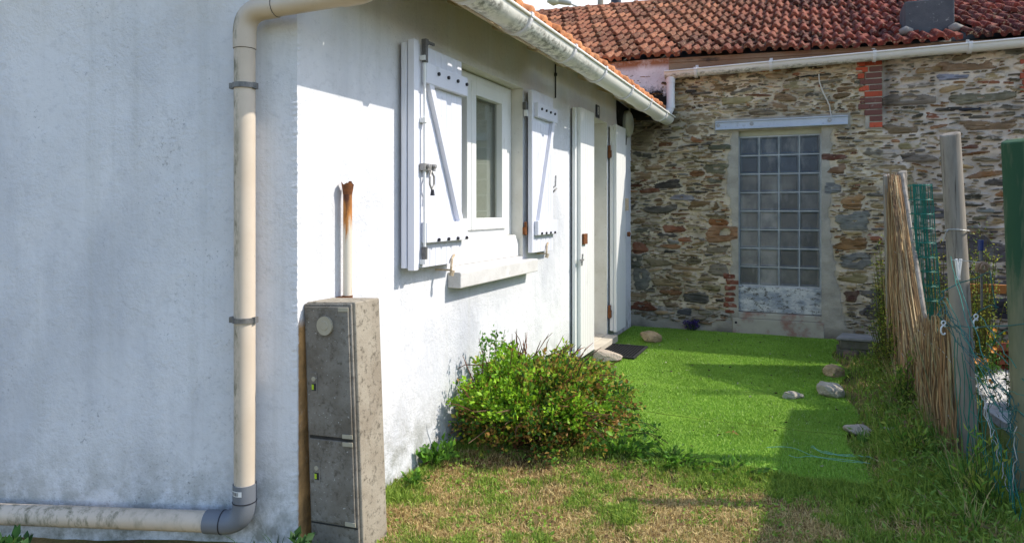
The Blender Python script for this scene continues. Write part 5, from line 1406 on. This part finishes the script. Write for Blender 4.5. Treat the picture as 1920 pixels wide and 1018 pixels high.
for k, (px, py, Y, h_, fc, lb) in enumerate(((1862, 745, 5.3, .42, OR, 'orange marigolds before the pale gravel, left clump'), (1893, 800, 4.3, .40, OR, 'orange marigolds close to the green stained post'), (1838, 720, 5.0, .30, OR, 'low orange marigolds beside the grey post'),
        (1868, 690, 5.6, .45, YE, 'yellow daisies beyond the wire, far clump'), (1720, 700, 5.0, .18, YE, 'tiny yellow flowers growing through the reed screen'))):
    X = (px - 960) / 1289 * Y; flower_plant('flower_plant', lb, (X, Y, .02), 14 if k < 4 else 5, h_, fc, 50 + k, .16 if k < 4 else .08)
# lavender at the foot of the stone wall
t = thing('lavender', 'small purple flowering plant at the foot of the stone wall', 'plant', SP(.69, .07, 0), 0); st = MB(); g = np.random.default_rng(3); P = []; Dd = []; S = []; C = []
for i in range(60):
    az = g.uniform(0, 6.28); r = g.uniform(0, .10); tip = np.array((math.cos(az) * r, math.sin(az) * r * .7, g.uniform(.04, .12))); st.tube([(tip[0] * .3, tip[1] * .3, 0), tuple(tip)], .0016, 4, False, (.06, .09, .04))
    for _ in range(9):
        P.append(tip + g.normal(0, .008, 3)); Dd.append(g.normal(0, 1, 3)); S.append(g.uniform(.012, .022)); C.append(np.array((.13, .06, .34) if g.random() < .7 else (.05, .08, .04)) * g.uniform(.5, 1.1))
leaves('blossoms', np.array(P), np.array(Dd), np.array(S), np.array(C), M['leaf'], t, 3, .6); st.build('stems', M['reed'], t, attr=True)
# yellow-green climber round the reed screen and behind the grey post
def sprig(label, base, n, hgt, rad, seed):
    t = thing('garden_shrub', label, 'shrub', base, 0); g = np.random.default_rng(seed); st = MB(); P = []; Dd = []; S = []; C = []
    for i in range(n):
        az = g.uniform(0, 6.28); r = rad * g.uniform(.2, 1); h = hgt * g.uniform(.45, 1.05); tip = np.array((math.cos(az) * r, math.sin(az) * r, h)); b = np.array((tip[0] * .25, tip[1] * .25, 0))
        st.tube([tuple(b), tuple((b + tip) / 2 + np.array((0, 0, .03))), tuple(tip)], [.004, .003, .0015], 4, False, (.12, .11, .04))
        for _ in range(46):
            u = g.uniform(.15, 1.05); P.append(b * (1 - u) + tip * u + g.normal(0, .022, 3)); Dd.append(g.normal(0, .8, 3) + np.array((0, 0, .5))); S.append(g.uniform(.012, .028)); C.append(np.array(((.36, .42, .05), (.24, .34, .05), (.48, .46, .08), (.10, .20, .03))[g.integers(4)]) * g.uniform(.7, 1.2))
    leaves('foliage', np.array(P), np.array(Dd), np.array(S), np.array(C), M['leaf'], t, seed, .4); st.build('stems', M['reed'], t, attr=True)
sprig('yellow green shrub growing on the left of the reed screen', (3.27, 5.98, 0), 40, 1.10, .12, 61)
sprig('low yellow green weeds at the foot of the reed screen', (2.98, 5.45, 0), 40, .55, .16, 64)
sprig('yellow green shrub behind the green wire roll', (3.35, 5.35, 0), 44, 1.08, .22, 62)
sprig('yellow green shrub behind the grey round post', (3.62, 5.30, 0), 40, 1.12, .18, 63)

for k, (s_, n_, h_, cnt, lb) in enumerate(((3.35, 2.44, .40, 60, 'straw coloured grass tuft half way along the reed screen'), (2.45, 2.50, .36, 60, 'dry grass tuft against the low torn part of the reed screen'), (3.9, 2.46, .34, 50, 'yellowish grass tuft at the far part of the reed screen'))):
    p = FP(s_, n_, .02); tuft(lb, (p.x, p.y, .02), cnt, h_, [(.55, .42, .20), (.40, .36, .12), (.20, .30, .06), (.62, .50, .28)], 70 + k, .7, None, .003)
for k, (s_, n_, lb) in enumerate(((3.05, 2.46, 'upright yellow green weed before the middle of the reed screen'), (1.30, 2.56, 'tall upright weed between the grey post and the green stained post'), (1.95, 2.36, 'leafy green weed in front of the grey post'))):
    p = FP(s_, n_, .0); weed('weed', lb, 'weed', (p.x, p.y, 0), 22, .13, .42 if k < 2 else .26, .05, [(.26, .38, .05), (.14, .28, .04), (.36, .40, .08)], 80 + k, None, .25)

# ------------------------------------------------------------------ fence posts, reed screen, wire
def post(name, label, base, top, r, mat, cap=.006, group='round wooden fence posts'):
    bx_, by_ = base; t = thing(name, label, 'post', (bx_, by_, 0), 0, group)
    tx = top[0] - bx_; ty = top[1] - by_; h = top[2]; mb = MB(); n = 14
    pts = [(tx * i / n, ty * i / n, -.15 + (h + .15) * i / n) for i in range(n + 1)]
    mb.tube(pts, [r * (1.03 - .06 * i / n) for i in range(n + 1)], 22)
    # checks and slight dents in the round
    g = np.random.default_rng(int(h * 1000))
    vs = []
    for (x, y, z) in mb.v:
        i = z; a = math.atan2(y - ty * max(z, 0) / h, x - tx * max(z, 0) / h); k = 1 + .025 * math.sin(a * 3 + z * 2.1) + .015 * math.sin(a * 7 + z * 5)
        cx_ = tx * (z + .15) / (h + .15); cy_ = ty * (z + .15) / (h + .15); vs.append((cx_ + (x - cx_) * k, cy_ + (y - cy_) * k, z + (.012 * math.sin(a + 1) if z > h - .01 else 0)))
    mb.v = vs; o = mb.build('shaft', mat, t, smooth='auto', bevel=cap); return t
post('fence_post', 'green stained round post at the right edge, nearest of the fence', (2.305, 3.05), (2.229, 3.05, 1.642), .052, M['post_green'])
gp = post('fence_post', 'tall weathered grey round post with white clothes peg', (2.405, 3.6), (2.305, 3.62, 1.735), .049, M['post'])
mb = MB(); zz = 1.228
mb.tube([(-.068 + .054 * math.cos(a), .012 + .054 * math.sin(a), zz + .004 * math.sin(a * 2)) for a in np.linspace(0, 2 * math.pi, 24)], .0035, 6); mb.tube([(-.12, .0, zz), (-.145, -.02, zz - .01), (-.15, .0, zz - .06)], .003, 5)
tag(mb.build('wire_tie', M['galv'], gp))
post('fence_post', 'short split stake at the far end of the reed screen', (3.30, 5.72), (3.245, 5.72, 1.655), .036, M['post'])
post('fence_post', 'far stake standing half hidden in the reeds', (3.20, 5.78), (3.165, 5.80, 1.63), .034, M['post'])

def reed_screen():
    t = thing('reed_screen', 'torn brown reed screen sagging between the far stakes and the grey post', 'reed screen', (2.4, 3.8, 0), 0)
    g = np.random.default_rng(44); o0 = np.array((2.4, 3.8)); mb = MB()
    Pf = np.array((3.20, 5.75)); Pn = np.array((2.32, 3.58))
    ctl_u = [0, .20, .44, .52, .60, .68, .75, .88, 1.]
    ctl_h = [1.66, 1.64, 1.58, 1.35, 1.05, .80, .66, .74, .82]
    for i in range(1320):
        fan = i < 620
        if fan:
            u = .86 * g.uniform(0, 1) ** 3.6; ut = u * .13 + g.normal(0, .012); H = (1.62 - .05 * u) * g.uniform(.90, 1.02)
        else:
            u = g.uniform(.42, 1); ut = u + g.normal(-.012, .012); H = np.interp(u, (.42, .6, .75, .88, 1.), (.45, .62, .66, .74, .82)) * g.uniform(.62, 1.08)
        if g.random() < .20: k_ = g.uniform(.5, .9); ut = u + (ut - u) * k_; H *= k_
        b = Pf * (1 - u) + Pn * u + m * g.normal(0, .020); tp = Pf * (1 - ut) + Pn * ut + m * g.normal(-.01, .022)
        p0 = np.array((*(b - o0), -.02)); p2 = np.array((*(tp - o0), H)); p1 = (p0 + p2) / 2 + np.array((*g.normal(0, .018, 2), -.03 * fan))
        c = np.array(((.52, .36, .19), (.38, .24, .125), (.62, .48, .28), (.27, .18, .11), (.48, .28, .14))[g.integers(5)]) * g.uniform(.7, 1.2)
        mb.tube([tuple(p0), tuple(p1), tuple(p2)], [.0042, .0036, .0020], 4, False, tuple(c))
    # fallen, loose stems leaning off the screen
    for i in range(40):
        u = g.uniform(.5, 1); b = Pf * (1 - u) + Pn * u - o0 - m * g.uniform(.0, .06); d = np.array((g.normal(-.03, .06), g.normal(-.05, .15), g.uniform(.2, .5)))
        p0 = np.array((*b, g.uniform(0, .3))); mb.tube([tuple(p0), tuple(p0 + d * .5 + g.normal(0, .01, 3)), tuple(p0 + d)], .0026, 4, False, (.38 * g.uniform(.7, 1.2), .28, .15))
    mb.build('reeds', M['reed'], t, attr=True)
    w = MB()
    for z in (.25, .55, 1.0, 1.35):
        pts = []
        for u in np.linspace(0, 1 if z < .6 else .30 if z < 1.2 else .12, 14): p = Pf * (1 - u) + Pn * u - o0 - m * .03; pts.append((p[0], p[1], z + .01 * math.sin(u * 30)))
        w.tube(pts, .0022, 4)
    w.build('binding_wire', M['galv'], t)
    # the dark slanting pole that edges the torn part
    s = MB(); s.tube([(3.14 - 2.4, 5.53 - 3.8, 1.62), (2.90 - 2.4, 4.96 - 3.8, 1.06), (2.69 - 2.4, 4.46 - 3.8, .56), (2.50 - 2.4, 4.00 - 3.8, .05)], [.017, .016, .015, .014], 8); s.build('slanting_stem', M['post'], t)
reed_screen()

def wire_roll():
    base = (3.02, 4.92); t = thing('wire_roll', 'upright roll of green plastic coated wire mesh behind the reed screen', 'wire roll', (*base, 0), 0); mb = MB(); g = np.random.default_rng(5)
    tx = -.10; H = 1.52
    for k in range(34):
        a = 2 * math.pi * k * .381966; r = .085 * (.35 + .65 * ((k % 7) / 6)) 
        pts = [(tx * u + r * math.cos(a) * (1 - .1 * u) + g.normal(0, .003), r * math.sin(a) + g.normal(0, .003), .05 + (H - .05) * u) for u in np.linspace(0, 1, 9)]
        mb.tube(pts, .0023, 4)
    for k in range(15):
        z = .08 + k * (H - .09) / 14; u = z / H
        mb.tube([(tx * u + (.085 - .04 * q_ / 40) * math.cos(q_ * .45), (.085 - .04 * q_ / 40) * math.sin(q_ * .45), z + .004 * math.sin(q_)) for q_ in range(42)], .0021, 4)
    mb.build('mesh', M['green_wire'], t)
wire_roll()

def wire_fence():
    t = thing('wire_fence', 'slack torn green wire fence strung from the grey post to the near green post', 'wire fence', (2.2, 3.1, 0), 0); o0 = Vector((2.2, 3.1, 0)); g = np.random.default_rng(8)
    def AT(px, py, Y): return at(px, py, Y) - o0
    a = MB(); b = MB(); gv = MB()
    def wig(p0, p1, amp, n=14, sagz=0): return [p0.lerp(p1, i / n) + Vector((*g.normal(0, amp, 3),)) + Vector((0, 0, -sagz * math.sin(math.pi * i / n))) for i in range(n + 1)]
    # sagging bundle
    for k in range(7): a.tube(wig(AT(1768 + g.normal(0, 3), 560 + k * 5, 3.5), AT(1903 + g.normal(0, 4), 752 + k * 9, 3.02), .009, 16, .015), .0021, 5)
    for k in range(6): a.tube(wig(AT(1900 + g.normal(0, 4), 765, 3.02), AT(1908 + g.normal(0, 6), 1000 + k * 6, 2.95), .012, 14), .0019, 5)
    # level strands
    a.tube(wig(AT(1770, 611, 3.48), AT(1960, 604, 2.75), .002, 10, .01), .0026, 5)
    a.tube([AT(1765, 548, 3.5), AT(1800, 530, 3.5), AT(1830, 522, 3.4), AT(1856, 508, 3.3), AT(1862, 545, 3.3), AT(1868, 580, 3.3)], .003, 5)
    a.tube([AT(1818, 598, 3.4), AT(1838, 582, 3.35), AT(1858, 572, 3.3), AT(1872, 576, 3.3)], .003, 5)
    gv.tube([AT(1783, 487, 3.5), AT(1812, 489, 3.45), AT(1838, 492, 3.4)], .0018, 4)
    # zigzag end of the torn mesh
    a.tube([AT(x, y, 3.48) for x, y in ((1768, 545), (1770, 556), (1760, 566), (1766, 578), (1758, 590), (1768, 602), (1778, 611))], .0036, 5)
    # diagonal wires
    for x0, y0, x1, y1 in ((1776, 560, 1870, 760), (1780, 480, 1822, 640), (1795, 520, 1850, 680), (1838, 592, 1905, 690), (1850, 640, 1930, 720), (1838, 690, 1880, 620)):
        b.tube(wig(AT(x0, y0, 3.45), AT(x1, y1, 2.95), .004, 8), .0020, 4)
    # slumped mesh: near-vertical strands and a few weft wires
    for k in range(17):
        x0 = 1788 + k * 7.2; y0 = 600 + (x0 - 1770) * 2.1 + g.normal(0, 14); Y = 3.5 - .7 * k / 16
        b.tube(wig(AT(x0, min(y0, 900), Y), AT(x0 + 20 + g.normal(0, 9), 990 + (3.5 - Y) * 190, Y), .006, 9), .0021, 4)
    for k in range(9):
        y = 700 + k * 36; b.tube(wig(AT(1812 + k * 5, y, 3.35), AT(1925, y + 40, 2.8), .008, 9, .02), .0017, 4)
    for k in range(6): gv.tube(wig(AT(1830 + k * 12, 700 + k * 38, 3.1), AT(1850 + k * 11, 790 + k * 36, 3.0), .005, 8), .0016, 5)
    gv.tube(wig(AT(1905, 800, 2.9), AT(1898, 940, 2.9), .004, 12), .002, 5)
    a.build('strands', M['wire_teal'], t); b.build('mesh', M['green_wire'], t); gv.build('bare_wire', M['galv'], t)
wire_fence()
# peg, rings
pg = thing('clothes_peg', 'white plastic clothes peg clipped on the grey post', 'clothes peg', at(1797, 505, 3.545), R(12))
mb = MB()
for s_ in (-1, 1):
    Mx = Matrix.Rotation(R(9 * s_), 4, 'Y'); mb.box(-.0065 + s_ * .006, .0065 + s_ * .006, -.006, .006, -.055, .055, Mx)
mb.build('jaws', M['white_plastic'], pg, bevel=.003)
for lb, px, py, Y in (('white plastic ring hanging on the torn wire end', 1769, 612, 3.44), ('white plastic ring on the wire right of the grey post', 1830, 600, 3.36)):
    r_ = thing('plastic_ring', lb, 'ring', at(px, py, Y), 0, 'white rings on the wire'); mb = MB()
    mb.tube([(.010 * math.cos(a), 0, .018 + .010 * math.sin(a)) for a in np.linspace(0, 2 * math.pi, 16)], .0034, 6)
    mb.tube([(.013 * math.cos(a), 0, -.018 + .022 * math.sin(a)) for a in np.linspace(.9, 5.6, 16)], .0042, 6); mb.build('ring', M['white_plastic'], r_)
# blue handled tool and what lies in the neighbouring garden
tl = thing('hand_tool', 'blue handled garden tool hanging beyond the wire', 'tool', at(1839, 470, 4.2), 0); mb = MB(); mb.tube([(0, 0, .065), (0, 0, .0)], [.016, .014], 10); mb.build('handle', M['blue_handle'], tl, smooth='auto'); mb = MB(); mb.tube([(0, 0, .0), (.002, 0, -.06)], [.010, .014], 8); mb.tube([(.002, 0, -.06), (.006, 0, -.35)], .007, 6); mb.build('shank', M['dark_hardware'], tl)
M['shell'] = simple('brown_coil', (.34, .22, .14), (.22, .15, .10), 20, .7, .3)
ld = thing('rope_coil', 'small round brown coil hanging by the blue handled tool', 'coil', at(1843, 502, 4.1), 0); mb = MB(); mb.tube([(.03 * math.cos(a) * (1 - a / 26), .012 * math.sin(a * .5), .03 * math.sin(a) * (1 - a / 26)) for a in np.linspace(0, 12.5, 40)], [.013 - .009 * i / 39 for i in range(40)], 8); mb.build('coil', M['shell'], ld, smooth='auto')
pp = MB(); c_ = at(1872, 540, 5.6)
tp = thing('trestle', 'weathered orange wooden trestle carrying dark planks beyond the fence', 'trestle', (c_.x, c_.y, 0), ROTS); mb = MB(); mb.box(-.30, .75, -.06, 0, .66, .73); mb.build('rail', M['wood_orange'], tp, bevel=.004)
for x in (-.24, .60):
    mb = MB(); mb.box(x, x + .05, -.05, -.005, -.05, .66); mb.build('leg', M['wood_orange'], tp, bevel=.003)
mb = MB(); mb.box(-.24, .65, -.03, .03, .12, .17); mb.build('stretcher', M['wood_orange'], tp)
for k in range(3):
    o = MB(); o.box(-.16, 1.1, .02, .24, 0, .045); o = o.build('plank', M['plank'], bevel=.004); o.location = (c_.x + .02 * k, c_.y + .06, .44 + .05 * k); o.rotation_euler = (0, 0, ROTS + R(2 * k))
    tag(o, ('lowest', 'middle', 'topmost')[k] + ' dark plank of the pile behind the orange trestle', 'plank', 'dark planks beyond the fence')
for k in range(5):
    o = MB(); K = 8; pr = [(.09 * math.cos(math.pi * i / K), .05 * math.sin(math.pi * i / K)) for i in range(K + 1)]; pr += [(p_[0] * .84, p_[1] * .74) for p_ in pr[::-1]]
    o.prism(pr, 1, -.22, .22); o = o.build('roof_tile', M['terracotta'], smooth=False); o.location = (c_.x + .10 + .01 * (k % 2), c_.y - .20, .02 + k * .052); o.rotation_euler = (0, 0, ROTS + R(80 + 4 * (k % 3)))
    tag(o, ('bottom', 'second lowest', 'middle', 'second highest', 'top')[k] + ' curved clay tile of the stack beyond the fence', 'roof tile', 'stacked clay tiles beyond the fence')
# teal twine lying on the turf
M['twine'] = simple('pale_teal_twine', (.16, .42, .36), (.24, .50, .44), 30, .6, .3)
mb = MB(); g = np.random.default_rng(6)
for k in range(5):
    L = (1.0, .55, .7, .45, .8)[k]; x0_ = (1.40, 1.62, 1.66, 1.70, 1.45)[k]
    pts = [Vector((x0_ + .42 * u * L + .03 * math.sin(u * 7 + k * 2), 3.78 - .22 * u * L + .03 * math.sin(u * 5 + k) - .02 * k, .030 + .008 * math.sin(u * 9 + k))) for u in np.linspace(0, 1, 20)]
    mb.tube(pts, .0012, 4)
tag(mb.build('twine', M['twine']), 'thin teal twine lying loose on the shaded turf', 'twine')
# dry fallen leaves on the lawn
g = np.random.default_rng(77); 
for k, (X, Y, lb) in enumerate(((2.02, 3.35, 'curled brown leaf in the grass near the fence'), (1.30, 4.05, 'brown leaf lying on the near strip of turf'), (1.95, 3.0, 'dry orange leaf in the shaded grass'))):
    mb = MB(); 
    for j in range(3):
        a = j * 2.1 + k; mb.add([(0, 0, .02), (.02 * math.cos(a - .4), .02 * math.sin(a - .4), .03), (.05 * math.cos(a), .05 * math.sin(a), .022), (.02 * math.cos(a + .4), .02 * math.sin(a + .4), .03)], [(0, 1, 2, 3)], (.30, .15, .05))
    o = mb.build('fallen_leaf', M['leaf'], attr=True); o.location = (X, Y, .0); tag(o, lb, 'leaf', 'fallen leaves')
